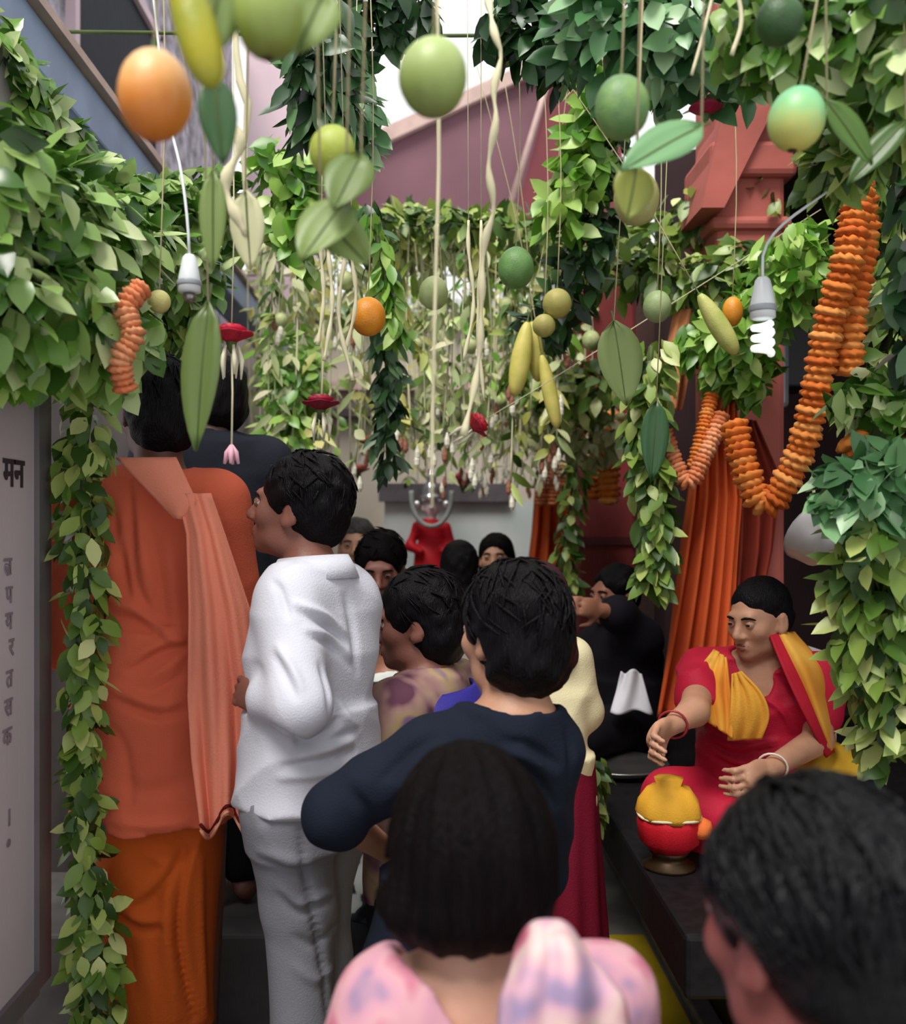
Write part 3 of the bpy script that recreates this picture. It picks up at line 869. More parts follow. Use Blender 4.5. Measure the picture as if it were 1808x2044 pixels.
def scatter(root, leaves, mats, max_obj):
    """leaves: list of (mesh, Matrix local to root, rank); the best ranked become leaf parts, the rest one mass"""
    leaves.sort(key=lambda q: -q[2])
    for me, M, _ in leaves[:max_obj]:
        o = bpy.data.objects.new('leaf', me); link(o, root); o.matrix_basis = M
    rest = leaves[max_obj:]
    if rest:
        V, Fc = [], []
        cache = {}
        for me, M, _ in rest:
            if me.name not in cache:
                cache[me.name] = (np.array([tuple(v.co) for v in me.vertices]), [tuple(p.vertices) for p in me.polygons])
            v, f = cache[me.name]; m = np.array(M)
            w = v@m[:3, :3].T+m[:3, 3]
            b = len(V); V.extend(map(tuple, w)); Fc.extend([tuple(i+b for i in q) for q in f])
        o = mesh_obj('foliage_mass', V, Fc, mats, root); o['kind'] = 'stuff'

def garland(name, label, path, rad, n, L, W, kind='mid', cat='garland', max_obj=300, hang=.5, group=None, flat=None, seed=0, cord=True, along=.0, up=0.0, rope_r=.008, face_cam=.5):
    """a leafy rope: cord through the middle, leaves pointing out and down around it"""
    r = np.random.default_rng(100+seed+len(label))
    P = smooth_path(path, 60)
    base = P[int(np.argmin(P[:, 2]))]
    root = empty(name, tuple(base)); tag(root, label, cat, group)
    if cord: tube('cord', [Vector(tuple(p-base)) for p in P[::3]], rope_r, M_VINE, root, 5)
    ms = leafset(kind, L, W)
    rads = rad if callable(rad) else (lambda t: rad)
    out = []
    T = np.gradient(P, axis=0)
    for i in range(n):
        t = r.uniform(0, 1); x = t*(len(P)-1); j = min(int(x), len(P)-2); fr = x-j
        p = P[j]*(1-fr)+P[j+1]*fr; tg = T[j]/(np.linalg.norm(T[j])+1e-9)
        o = r.normal(size=3); o -= tg*np.dot(o, tg); o /= np.linalg.norm(o)
        if flat is not None: o = o*np.array(flat)
        rr = rads(t)*math.sqrt(r.uniform(.08, 1))
        pos = p+o*rr
        toc = np.array([0, 0, CH])-pos; toc /= np.linalg.norm(toc)
        d = o*.7+np.array([0, 0, -1.0])*hang+tg*along+r.normal(size=3)*.45
        nn = o*.6+toc*face_cam+np.array([0, 0, .55+up])+r.normal(size=3)*.35
        M = leaf_matrix(pos-base-d/np.linalg.norm(d)*L*.35, d, nn)
        out.append((ms[r.integers(len(ms))], M, float(np.dot(o*rr, toc))+r.uniform(0, .01)))
    scatter(root, out, ML[kind], max_obj)
    return root
def A(*pts): return [at(*p) for p in pts]
# left wall mass
LG = 'leaf garlands heaped on the left wall'
garland('leaf_garland', 'glossy leaf garland along the top edge of the left heap, under the blue beam', A((-60,60,2.0),(20,170,2.1),(100,290,2.2),(190,380,2.35)), .08, 420, .075, .042, 'near', group=LG, seed=1)
garland('leaf_garland', 'thick leaf garland across the middle of the left heap', A((-80,330,1.6),(60,420,1.75),(170,470,1.95),(250,520,2.2)), .125, 620, .080, .045, 'near', group=LG, seed=2)
garland('leaf_garland', 'broad leaf garland hanging just above the notice board', A((-80,560,1.62),(60,600,1.72),(150,640,1.88),(215,690,2.08)), .12, 560, .078, .050, 'near', group=LG, seed=3, hang=.7)
garland('leaf_garland', 'lowest leaf bunch of the left heap, drooping over the top of the board', A((-60,715,1.75),(60,715,1.85),(150,730,2.0)), .055, 200, .070, .045, 'fresh', group=LG, seed=4, hang=.9)
garland('dark_foliage', 'dark shaded foliage at the upper left edge', A((-80,120,2.15),(0,230,2.2),(40,320,2.25)), .09, 260, .07, .04, 'dark', group=LG, seed=5)  # uses the darkest leaf colours
# column beside the board
cp = A((190,740,2.16),(165,950,2.14),(172,1200,2.13),(165,1450,2.12),(175,1700,2.12),(195,1950,2.12)); cp.append(Vector((-.72, 2.12, .30)))
garland('leaf_column', 'long hanging column of leaves between the board and the orange robe', cp, lambda t: .052+.012*math.sin(9*t), 760, .062, .036, 'mid', seed=6, hang=.9)
# left middle
garland('leaf_swag', 'leaf swag above the white bulb holder at the left', A((225,400,2.6),(330,420,2.8),(430,400,3.0),(500,490,3.1)), .095, 380, .085, .046, 'near', seed=7)
garland('leaf_swag', 'leaf swag sinking behind the white bulb holder', A((250,470,2.6),(330,520,2.75),(420,590,2.9)), .11, 340, .085, .045, 'near', seed=8)
garland('leaf_swag', 'leaf strand above the dark haired robed figure', A((260,600,2.9),(330,650,2.9),(400,690,3.0)), .10, 220, .08, .042, 'mid', seed=9)
garland('leaf_bunch', 'bright leaf bunch hanging behind the white shirted man', A((560,690,4.0),(590,780,3.9),(570,890,3.9)), .13, 300, .085, .045, 'fresh', seed=10)
garland('leaf_bunch', 'bright green leaf bunch beside the hanging lime', A((590,300,3.0),(560,390,3.0),(620,450,3.0),(570,520,3.0)), .10, 240, .095, .055, 'fresh', seed=11)
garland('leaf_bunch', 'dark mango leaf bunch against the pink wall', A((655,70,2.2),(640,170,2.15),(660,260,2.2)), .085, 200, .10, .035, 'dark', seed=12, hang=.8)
garland('leaf_bunch', 'green leaf bunch below the dark mango leaves', A((690,150,2.5),(705,230,2.45),(715,330,2.5)), .06, 130, .09, .05, 'blue', seed=13)
garland('leaf_strand', 'dark leafy rope hanging in the middle of the passage', A((730,420,3.0),(765,560,3.1),(772,720,3.2),(775,960,3.3)), .05, 260, .08, .034, 'dark', seed=14, hang=1.2)
garland('leaf_strand', 'yellow green leaf rope beside the small orange', A((745,440,2.9),(770,560,2.9),(790,690,2.9)), .035, 90, .08, .035, 'fresh', seed=15, hang=1.2)
# across the passage
garland('leaf_swag', 'leaf swag stretched across the passage below the maroon gable', A((690,470,4.8),(800,455,4.8),(900,465,4.8),(1010,480,4.8),(1100,490,4.8)), .11, 420, .12, .06, 'mid', seed=16)
garland('leaf_swag', 'pale leaf swag hanging under the first one across the passage', A((740,510,5.0),(860,490,5.0),(980,520,5.0),(1060,520,5.0)), .12, 220, .12, .055, 'pale', seed=17)
garland('leaf_swag', 'thin leaf swag along the pole where the far strands begin', A((700,450,3.74),(820,440,3.76),(960,455,3.76),(1100,460,3.74)), .07, 260, .085, .04, 'mid', seed=39)
garland('leaf_swag', 'leaf swag across to the red pillar', A((1080,470,4.0),(1200,500,3.8),(1330,450,3.6),(1460,430,3.4),(1560,400,3.3)), .10, 380, .09, .045, 'mid', seed=18)
garland('leaf_swag', 'lower leaf swag in front of the red pillar', A((1180,520,3.4),(1300,560,3.3),(1420,560,3.2),(1520,520,3.1)), .10, 360, .085, .042, 'mid', seed=19)
garland('leaf_bunch', 'fresh leaf bunch right of the deep maroon roof', A((1215,120,3.0),(1190,230,3.0),(1150,360,3.0),(1110,470,3.0)), .085, 280, .095, .055, 'fresh', seed=20)
garland('leaf_bunch', 'shaded leaf bunch behind the fresh one at the right', A((1230,290,3.1),(1190,450,3.1),(1140,580,3.2),(1060,680,3.4)), .085, 300, .095, .045, 'dark', seed=21)  # dark leaf colours, set behind the fresh bunch
garland('leaf_bunch', 'blue green leaf mass hanging above the pale fruit at the right', A((1150,30,2.0),(1260,90,1.95),(1380,60,1.9),(1400,200,2.0)), .11, 420, .085, .045, 'blue', seed=22)
garland('leaf_bunch', 'loose dark leaf bunch at the top centre', A((650,20,2.4),(740,40,2.4),(860,10,2.4)), .06, 120, .09, .04, 'dark', seed=23)
garland('leaf_bunch', 'leaf bunch under the top edge right of the bright sky', A((990,30,2.4),(1070,80,2.4),(1150,110,2.4)), .09, 220, .085, .045, 'dark', seed=24)
garland('leaf_canopy', 'bright leaf canopy in the upper right corner', A((1460,20,1.7),(1600,60,1.65),(1720,90,1.6),(1860,110,1.55)), .10, 520, .075, .042, 'near', seed=25)
garland('leaf_bunch', 'leaf bunch around the stem junction right of the green mango', A((1640,330,1.9),(1710,300,1.8),(1780,240,1.75),(1850,200,1.7)), .06, 240, .095, .040, 'mid', seed=26)
garland('leaf_curtain', 'leaf curtain down the right edge beside the marigold rope', A((1790,330,2.5),(1800,520,2.5),(1775,700,2.5),(1750,830,2.5)), .095, 380, .085, .042, 'mid', seed=27, hang=.9)
garland('leaf_curtain', 'leaf curtain at the far right edge behind the marigold rope', A((1840,250,1.9),(1845,480,1.9),(1840,760,1.95)), .06, 220, .085, .042, 'dark', seed=28, hang=.9)
garland('leaf_bunch', 'leaf bunch around the right hand bulb', A((1560,470,2.9),(1600,560,2.9),(1500,620,2.95),(1460,720,3.0)), .12, 420, .08, .04, 'fresh', seed=29)
garland('leaf_bunch', 'yellow green leaf bunch on top of the orange curtain', A((1370,660,3.1),(1450,730,3.05),(1530,770,3.0)), .085, 280, .08, .038, 'fresh', seed=30)
garland('leaf_rope', 'leaf rope hanging in front of the orange curtain', A((1300,690,3.0),(1290,850,3.0),(1300,1000,3.0),(1310,1110,3.0),(1300,1180,3.0)), lambda t: .085-.035*t, 420, .085, .042, 'mid', seed=31, hang=1.0)
lr = garland('leaf_rope', 'thin leaf rope beside the far orange cloth', A((1150,940,4.3),(1150,960,4.2),(1130,1070,4.2),(1135,1190,4.2)), .055, 120, .085, .04, 'mid', seed=32, hang=1.0)
tube('hanging_cord', [at(1150,940,4.3)-lr.location, Vector((at(1150,940,4.3).x, 4.3, 3.045))-lr.location], .002, M_VINE, lr, 5)
garland('leaf_spray', 'large leaf spray at the right above the seated woman', A((1840,960,1.9),(1740,990,1.9),(1660,1020,1.95)), .085, 260, .085, .045, 'blue', seed=33)
garland('leaf_spray', 'leaf spray hanging at the right edge beside the seated woman', A((1800,1050,1.9),(1740,1150,1.95),(1750,1280,2.0),(1770,1400,2.05),(1770,1500,2.1)), lambda t: .105-.03*t, 520, .08, .04, 'mid', seed=34, hang=.9)
garland('leaf_swag', 'small leaf swag tied along the platform edge', A((1190,1520,2.9),(1175,1590,2.85),(1165,1680,2.85)), .048, 150, .06, .03, 'mid', seed=35, hang=.8)
garland('leaf_spray', 'drooping leaves at the right below the marigold bowl', A((1700,770,2.0),(1760,830,2.0),(1850,850,2.0)), .06, 150, .085, .04, 'near', seed=36)
garland('leaf_swag', 'pale leaf swag low over the far right side of the passage', A((1080,860,4.6),(1160,880,4.4),(1250,850,4.2)), .11, 200, .10, .045, 'pale', seed=37)
garland('leaf_swag', 'green leaf swag over the far passage right of the yellow pods', A((1060,730,4.4),(1130,800,4.2),(1220,760,4.0)), .12, 240, .10, .05, 'mid', seed=38)

# ------------------------------------------------------------------ single big leaves that hang close to the lens
def big_leaf(label, base, tip, W, kind, seed=0, face=(0, -1, .15)):
    b = np.array(at(*base)); t = np.array(at(*tip)); d = t-b; L = float(np.linalg.norm(d))
    n = 9; v = []; f = []
    for i in range(n):
        s = i/(n-1); w = W/2*max(.02, math.sin(math.pi*min(1, s**.8*.98+.01)))**.8
        for q in (-1, -.5, 0, .5, 1):
            v.append((q*w, s*L, .10*W*abs(q)-.10*L*(s-.5)**2+.012*W*math.sin(6*s+3*q)))
    for i in range(n-1):
        for j in range(4):
            a = i*5+j; f.append((a, a+5, a+6, a+1))
    M = leaf_matrix((0, 0, 0), d, np.array(face, float))
    R_ = np.array(M)[:3, :3]
    vv = np.array(v)@R_.T
    o = mesh_obj('broad_leaf', vv, f, ML[kind]); o.location = tuple(b)
    o.modifiers.new('thick', 'SOLIDIFY').thickness = .0012
    tag(o, label, 'leaf')
    mid = [Vector(tuple(R_@np.array((0, s*L, -.10*L*(s-.5)**2+.002)))) for s in np.linspace(-.12, .95, 8)]
    tube('midrib', mid, [.0022, .0020, .0019, .0017, .0015, .0012, .001, .0006], M_VINE, o, 5)
    top = Vector((0, 0, 0)); up = Vector((random.uniform(-.05, .05), random.uniform(-.02, .05), max(.2, LZ-b[2])))
    tube('cord', [top, up*.5+Vector((.01, 0, 0)), up], .0016, M_CORD, o, 5)
    return o
big_leaf('long dark green leaf hanging right of the big orange', (425,150,1.1), (445,330,1.1), .045, 'dark', face=(.3,-1,.1))
big_leaf('broad olive leaf below the hanging lime', (720,310,1.2), (665,420,1.15), .062, 'olive')
big_leaf('broad olive leaf pair, lower left leaf, in the upper centre', (690,400,1.2), (600,520,1.15), .068, 'olive', face=(-.2,-1,.1))
big_leaf('broad olive leaf pair, lower right leaf, in the upper centre', (640,430,1.22), (735,530,1.2), .060, 'olive', face=(.25,-1,.1))
big_leaf('long hanging leaf in front of the robed figure and dark shirt', (415,600,1.5), (390,900,1.5), .066, 'olive', face=(-.2,-1,0))
big_leaf('narrow olive leaf left of the twisted cream cords', (425,340,1.4), (425,540,1.4), .040, 'olive', face=(.1,-1,0))
big_leaf('pale rounded leaf at the left beside the cream cords', (490,380,1.5), (500,540,1.5), .055, 'pale')
big_leaf('pale blurred leaf at the top beside the green gourd', (650,-20,.95), (590,110,.95), .060, 'olive')
big_leaf('green leaf spreading under the right hand green fruit', (1400,250,1.3), (1240,340,1.25), .062, 'blue', face=(.1,-1,.5))
big_leaf('tan backed leaf under the spreading green leaf at the right', (1270,330,1.3), (1250,440,1.3), .060, 'yel', face=(.2,-1,-.1))
big_leaf('large pale leaf hanging above the orange curtain', (1225,640,2.2), (1250,810,2.2), .105, 'pale')
big_leaf('pale blue green leaf on the front of the leaf rope', (1310,800,2.5), (1300,960,2.5), .075, 'blue')
big_leaf('grey green leaf at the upper right behind the mango stem', (1650,200,1.4), (1740,330,1.4), .045, 'mid')
big_leaf('grey green leaf slanting above the marigold rope', (1808,240,1.5), (1690,370,1.5), .045, 'mid', face=(-.3,-1,.3))
big_leaf('long olive leaf at the top left beside the yellow pod', (440,-40,.92), (410,120,.92), .050, 'olive', face=(.4,-1,0))

# ------------------------------------------------------------------ fruit
def fruit(name, label, px, py, d, wx, hz, col, col2=None, cat='fruit', pointed=0.0, calyx=True, rough=.45, tilt=0, grad=None, bottom_spot=False, group=None, cordm=None):
    c = at(px, py, d); rx = wx*d/F/2; rz = hz*d/F/2
    prof = []
    for a in np.linspace(.04, math.pi-.04, 15):
        z = -math.cos(a); r = math.sin(a)**(1-.12*pointed)*(1-pointed*.28*z)
        prof.append((max(rx*.02, rx*r), rz*z*(1+.10*pointed*(z < 0))))
    v, f = lathe_data(prof, 22)
    v = [(x*(1+.03*math.sin(3*math.atan2(y, x)+px)), y*(1+.02*math.cos(2*math.atan2(y, x))), z) for x, y, z in v]
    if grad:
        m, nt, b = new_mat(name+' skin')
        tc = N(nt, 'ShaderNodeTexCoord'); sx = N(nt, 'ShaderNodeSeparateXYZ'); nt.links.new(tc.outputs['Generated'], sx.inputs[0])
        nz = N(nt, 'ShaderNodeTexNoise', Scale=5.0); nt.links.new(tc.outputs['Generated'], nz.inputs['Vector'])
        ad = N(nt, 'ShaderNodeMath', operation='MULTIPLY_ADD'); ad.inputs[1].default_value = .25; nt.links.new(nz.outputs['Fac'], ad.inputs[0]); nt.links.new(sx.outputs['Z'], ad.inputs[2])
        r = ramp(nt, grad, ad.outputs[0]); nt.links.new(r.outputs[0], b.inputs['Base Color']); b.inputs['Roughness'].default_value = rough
    else:
        m = mat(name+' skin', col, rough=rough, var=.12, scale=25, col2=col2, bump=.15, bscale=300)
    o = mesh_obj(name, v, f, m); o.location = c; o.rotation_euler = (0, math.radians(tilt), 0)
    tag(o, label, cat, group)
    if calyx:
        st = M_VINE
        cv, cf = lathe_data([(rx*.30, rz*.93), (rx*.22, rz*.99), (rx*.08, rz*1.02), (rx*.06, rz*1.22), (rx*.05, rz*1.24)], 8)
        mesh_obj('stalk', cv, cf, st, o)
    if bottom_spot:
        cv, cf = lathe_data([(rx*.05, -rz*1.03), (rx*.17, -rz*1.01), (rx*.20, -rz*.95), (rx*.05, -rz*.93)], 8)
        mesh_obj('blossom_end', cv, cf, mat('blossom end', '3a2c12', rough=.8), o)
    top = max(.15, min([z_ for y_, z_ in POLES if abs(y_-d) < .3] or [LZ])-c.z)
    tube('cord', smooth_path([Vector((0, 0, rz*.95)), Vector((.012, 0, rz+top*.4)), Vector((-.01, .01, top))], 8), .0016, cordm or M_CORD, o, 5)
    return o
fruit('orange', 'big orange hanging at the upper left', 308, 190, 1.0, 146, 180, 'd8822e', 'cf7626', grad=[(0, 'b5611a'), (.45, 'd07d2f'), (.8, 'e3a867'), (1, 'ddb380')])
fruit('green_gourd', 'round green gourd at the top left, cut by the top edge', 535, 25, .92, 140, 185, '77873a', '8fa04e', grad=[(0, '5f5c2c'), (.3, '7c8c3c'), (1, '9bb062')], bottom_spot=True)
fruit('yellow_pod', 'long yellow green pod in front of the big orange', 385, 40, .9, 84, 260, 'a39a1e', '8f9433', pointed=.8, tilt=-16, rough=.35)
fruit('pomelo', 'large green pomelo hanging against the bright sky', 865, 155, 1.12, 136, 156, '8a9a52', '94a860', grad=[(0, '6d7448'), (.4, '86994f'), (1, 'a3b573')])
fruit('lime', 'yellow green lime hanging above the olive leaves', 664, 303, 1.35, 92, 104, '97a437', 'a8b552')
fruit('small_orange', 'small orange beside the dark leaf rope', 735, 632, 2.2, 70, 78, 'd58a22', 'c87a1a')
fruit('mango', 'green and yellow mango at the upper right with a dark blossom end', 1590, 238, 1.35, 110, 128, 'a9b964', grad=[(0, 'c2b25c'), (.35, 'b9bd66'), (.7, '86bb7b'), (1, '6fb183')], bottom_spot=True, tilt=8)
fruit('green_fruit', 'green fruit above the spreading leaf at the right', 1240, 215, 1.35, 108, 126, '5a7f4e', '7a9a58')  # two greens mixed by noise
fruit('green_fruit', 'dark green fruit under the corner canopy', 1555, 42, 1.4, 92, 96, '26421f', '34562b')
fruit('green_fruit', 'tan green fruit below the spreading leaf', 1270, 395, 1.6, 90, 110, '97935a', 'a39e66')
fruit('green_fruit', 'round green fruit right of the twisted cord', 1030, 535, 2.6, 72, 84, '5c8447', '6d9655')
fruit('guava', 'pale green guava hanging in the middle of the passage', 866, 585, 2.8, 58, 68, '9fae72', 'b0bb84')
fruit('guava', 'yellowish guava beside the dark leaf bunch', 1112, 606, 2.9, 58, 60, 'b6a85c', 'a5a35a')
fruit('guava', 'smaller yellowish guava just below the other', 1086, 650, 2.9, 46, 46, 'bdb062', 'aaa55c')
fruit('cream_fruit', 'small cream yellow fruit left of the bulb holder', 318, 602, 1.95, 46, 46, 'cfc78a', 'bcb46c')
fruit('green_fruit', 'grey green fruit over the right half of the passage', 1312, 612, 2.7, 56, 64, '8ca06c', '9bab78')
fruit('orange_fruit', 'small orange fruit right of the slanting yellow pod', 1462, 622, 2.8, 40, 60, 'd8912a', 'c9801e')
fruit('yellow_pod', 'slanting pale yellow pod at the right', 1432, 645, 2.6, 40, 140, 'bdbd70', 'a7b05c', pointed=.5, tilt=-32)
for i, (px, py, d, w, h, tl, lb) in enumerate(((1040, 715, 3.2, 40, 150, 10, 'yellow banana hanging left of two others over the passage'), (1068, 700, 3.25, 34, 120, -6, 'short yellow banana hanging between two others'), (1096, 780, 3.2, 30, 150, -12, 'slim yellow banana hanging lowest of three'))):
    fruit('banana', lb, px, py, d, w, h, 'cdbf66', 'b9b457', pointed=.4, tilt=tl, group='bananas over the passage')
for i, (px, py, d, w) in enumerate(((690, 560, 3.8, 34), (940, 690, 3.8, 30), (1010, 610, 3.8, 30), (880, 760, 4.3, 26), (830, 690, 4.3, 28), (1180, 680, 3.8, 36), (980, 740, 4.8, 26), (560, 640, 3.8, 28), (910, 830, 5.3, 24), (1000, 800, 4.8, 24))):
    fruit('small_fruit', 'little pale green fruit hung among the strands over the passage', px, py, d, w, w*1.15, '93a368', 'b7bd86', group='little pale fruits among the strands')

# ------------------------------------------------------------------ roses and flowers
def rose(label, px, py, d, w, col, tilt=0, elong=1.0, tail=True, cat='flower'):
    c = at(px, py, d); r = w*d/F/2
    root = empty('rose', tuple(c)); tag(root, label, cat); root.rotation_euler = (0, math.radians(tilt), 0)
    m = mat('rose petal', col, rough=.55, var=.25, scale=30)
    rr = np.random.default_rng(int(px))
    for ring, (n, rad, hh, op) in enumerate(((3, .35, .75, .15), (4, .6, .7, .35), (5, .85, .6, .7))):
        for k in range(n):
            a0 = 2*math.pi*(k+.4*ring)/n; half = math.pi/n*1.35
            P = []
            for i in range(5):
                s = i/4; row = []
                for j in range(5):
                    a = a0+half*(j/2-1)*(1-.25*s)
                    q = r*(.15+rad*math.sin(s*1.5)*(1+.25*op*s)); z = r*elong*(-.55+1.35*hh*s-op*.35*s*s*(1+.2*abs(j-2)))
                    row.append((q*math.cos(a), q*math.sin(a), z))
                P.append(row)
            sheet('petal', P, .0012, m, root)
    v, f = lathe_data([(r*.08, -r*1.1), (r*.22, -r*.85), (r*.30, -r*.5), (r*.1, -r*.45)], 8); mesh_obj('sepal_cup', v, f, M_VINE, root)
    tube('cord', [Vector((0, 0, r*.2)), Vector((.005, 0, .2)), Vector((0, 0, max(.2, min([z_ for y_, z_ in POLES if abs(y_-d) < .3] or [LZ])-c.z)))], .0014, M_CORDW, root, 5)
    if tail:
        mw = mat('tuberose', 'd8d2b8', rough=.6)
        for k in range(5):
            a = k*1.3; tube('tuberose_bud', [Vector((r*.35*math.cos(a), r*.35*math.sin(a), -r*.7)), Vector((r*.55*math.cos(a), r*.55*math.sin(a), -r*1.5)), Vector((r*.5*math.cos(a), r*.5*math.sin(a), -r*(2.2+.3*rr.random())))], [r*.08, r*.14, r*.05], mw, root, 6)
    return root
rs = rose('red rose with white buds hanging above the dark shirted back', 462, 664, 1.9, 76, 'b01030')
tube('cord', [Vector((0, 0, -.03)), Vector((.002, 0, -.12)), Vector((0, 0, -.235))], .0022, M_CORDW, rs, 5)
mw = mat('pink bud', 'd9a3b4', rough=.6)
for k in range(4): tube('pink_bud', [Vector((0, 0, -.225)), Vector((.008*math.cos(k*1.6), .008*math.sin(k*1.6), -.24)), Vector((.014*math.cos(k*1.6), .014*math.sin(k*1.6), -.262))], [.004, .007, .003], mw, rs, 6)
rose('dark red rose hanging left of the passage centre', 640, 802, 2.8, 66, '8e1230')
rose('tilted red rose bud hanging right of the passage centre', 955, 845, 3.0, 54, 'b32232', tilt=58, elong=1.3)
rose('crimson rose against the red pillar', 1408, 214, 1.9, 58, '8c1238', tail=False)
rose('small coral flower among the far strands at the left', 745, 880, 4.3, 50, 'b0564a', tail=False)
rose('brownish red flower low among the far strands', 715, 935, 4.8, 40, 'a2584c', tail=False)
rose('dull red flower above the marble slab', 925, 955, 5.8, 54, 'a2444a', tail=False)

# ------------------------------------------------------------------ marigold ropes
M_MARI = leaf_mat('marigold', [(0, 'c85e10'), (.4, 'd9711c'), (.75, 'e38532'), (1, 'eb9c4e')], rough=.8, trans=.12)
M_MARIP = leaf_mat('marigold pale', [(0, 'd77a4a'), (.5, 'e28c5c'), (1, 'eaa274')], rough=.8, trans=.12)
def marigold_mesh(r, th, m):
    n = 18; prof = [(.15, -.9), (.75, -.75), (1.0, -.15), (.95, .35), (.6, .8), (.12, .9)]
    v, f = [], []
    for i, (q, z) in enumerate(prof):
        for k in range(n):
            a = 2*math.pi*(k+.5*(i % 2))/n; w = 1+.16*math.sin(a*9+i*2)*(q > .5)
            v.append((r*q*w*math.cos(a), r*q*w*math.sin(a), th*z+.06*r*math.sin(7*a+i)))
    for i in range(len(prof)-1):
        for k in range(n):
            k2 = (k+1) % n; f.append((i*n+k, i*n+k2, (i+1)*n+k2, (i+1)*n+k))
    f.append(tuple(reversed(range(n)))); f.append(tuple(range((len(prof)-1)*n, len(prof)*n)))
    me = bpy.data.meshes.new('marigold'); me.from_pydata(v, [], f); me.update(); me.materials.append(m)
    me.polygons.foreach_set('use_smooth', [True]*len(f))
    return me
def marigold_rope(label, pts, r, m=None, step=.55, group='marigold ropes'):
    P0 = smooth_path(pts, 80); L = float(np.sum(np.linalg.norm(np.diff(P0, axis=0), axis=1)))
    n = max(4, int(L/(r*step))); P = smooth_path(pts, n)
    base = P[int(np.argmin(P[:, 2]))]
    root = empty('marigold_garland', tuple(base)); tag(root, label, 'garland', group)
    T = np.gradient(P, axis=0)
    mes = [marigold_mesh(r*s, r*.42, m or M_MARI) for s in (1, .92, 1.06)]
    tube('thread', [Vector(tuple(p-base)) for p in P], .003, M_CORD, root, 5)
    for i in range(n):
        o = bpy.data.objects.new('flower', mes[i % 3]); link(o, root)
        q = Vector(tuple(T[i])).to_track_quat('Z', 'Y')
        o.matrix_basis = Matrix.Translation(Vector(tuple(P[i]-base))) @ q.to_matrix().to_4x4() @ Matrix.Rotation(i*1.1, 4, 'Z')
    return root
marigold_rope('long orange marigold rope looping down at the right in front of the alcove', A((1712,385,2.3),(1690,520,2.3),(1655,640,2.35),(1625,800,2.4),(1590,920,2.45),(1530,1010,2.5),(1490,945,2.52),(1465,850,2.55)), .036)
marigold_rope('second marigold rope hanging behind the long one at the right', A((1715,370,2.36),(1722,480,2.37),(1700,620,2.38),(1690,740,2.4)), .036)
marigold_rope('marigold loop draped over the top of the orange curtain', A((1440,830,3.0),(1410,900,2.98),(1375,965,2.98),(1345,920,3.0),(1325,860,3.0)), .026, M_MARIP)
marigold_rope('marigold strand hanging from the curtain top beside the loop', A((1420,790,3.02),(1400,870,3.0),(1385,930,3.0)), .022)
marigold_rope('marigold swag at the far right edge above the leaf spray', A((1700,880,2.0),(1740,925,2.0),(1790,910,2.0),(1850,870,2.0)), .034)
marigold_rope('marigold strand at the left beside the robed figure head', A((282,575,1.80),(250,615,1.78),(266,670,1.78),(240,720,1.78),(250,775,1.80)), .021, M_MARIP)
marigold_rope('far marigold strand on the maroon pillar', A((1225,830,4.5),(1215,900,4.5),(1215,1000,4.5)), .05)
marigold_rope('second far marigold strand on the maroon pillar', A((1190,900,4.6),(1185,990,4.6)), .04)
for i, px in enumerate((1082, 1105, 1128, 1150)):
    marigold_rope('short marigold fringe strand above the far orange cloth, %s from the left' % ('first', 'second', 'third', 'fourth')[i], A((px, 930, 5.4), (px-3, 1005, 5.4)), .035, M_MARIP, group='marigold fringe over the far cloth')

# ------------------------------------------------------------------ orange curtains
M_CURT = cloth_mat('orange curtain', 'c9582c', var=.10, scale=3)
def curtain(label, rows, d, folds, amp, m=M_CURT, name='curtain'):
    """rows: (py, px_left, px_right)"""
    P = []; n = 60
    R_ = np.array(rows, float); ys = np.linspace(R_[0, 0], R_[-1, 0], 36)
    for y in ys:
        a = np.interp(y, R_[:, 0], R_[:, 1]); b = np.interp(y, R_[:, 0], R_[:, 2])
        row = []
        for j in range(n):
            s = j/(n-1); w = math.sin(folds*2*math.pi*s+.6*math.sin(y*.01))*amp+.4*amp*math.sin(folds*5.3*s+y*.006)
            p = at(a+(b-a)*s, y, d); row.append((p.x, p.y-w-.03*math.sin(s*math.pi), p.z))
        P.append(row)
    P = np.array(P); base = P[-1, n//2].copy()
    o = sheet(name, P-base, .004, m); o.location = tuple(base); tag(o, label, 'curtain'); return o
c1 = curtain('tall orange curtain gathered at the top, hanging behind the seated woman', [(800, 1405, 1468), (900, 1385, 1470), (1000, 1372, 1480), (1150, 1352, 1470), (1300, 1330, 1462), (1430, 1308, 1450)], 3.12, 5, .022)
curtain('dark rust cloth beside the tall orange curtain', [(840, 1462, 1505), (960, 1464, 1560), (1100, 1462, 1545), (1300, 1455, 1500)], 3.2, 3, .02, cloth_mat('rust cloth', '7e2f22', var=.15))  # plain dark rust colour
fc = curtain('far orange cloth hanging beside the marble slab', [(975, 1068, 1150), (1060, 1062, 1150), (1160, 1050, 1150)], 5.6, 4, .03)
rt = at(1068, 972, 5.6)-Vector(fc.location); tube('rod', [rt+Vector((-.04, 0, 0)), Vector((1.27-fc.location[0], 5.6-fc.location[1], rt.z))], .008, M_BAMBOO, fc, 6)
curtain('narrow orange cloth strip above the curtain', [(620, 1345, 1392), (720, 1325, 1380), (820, 1320, 1360)], 3.25, 2, .012, M_MARIP)

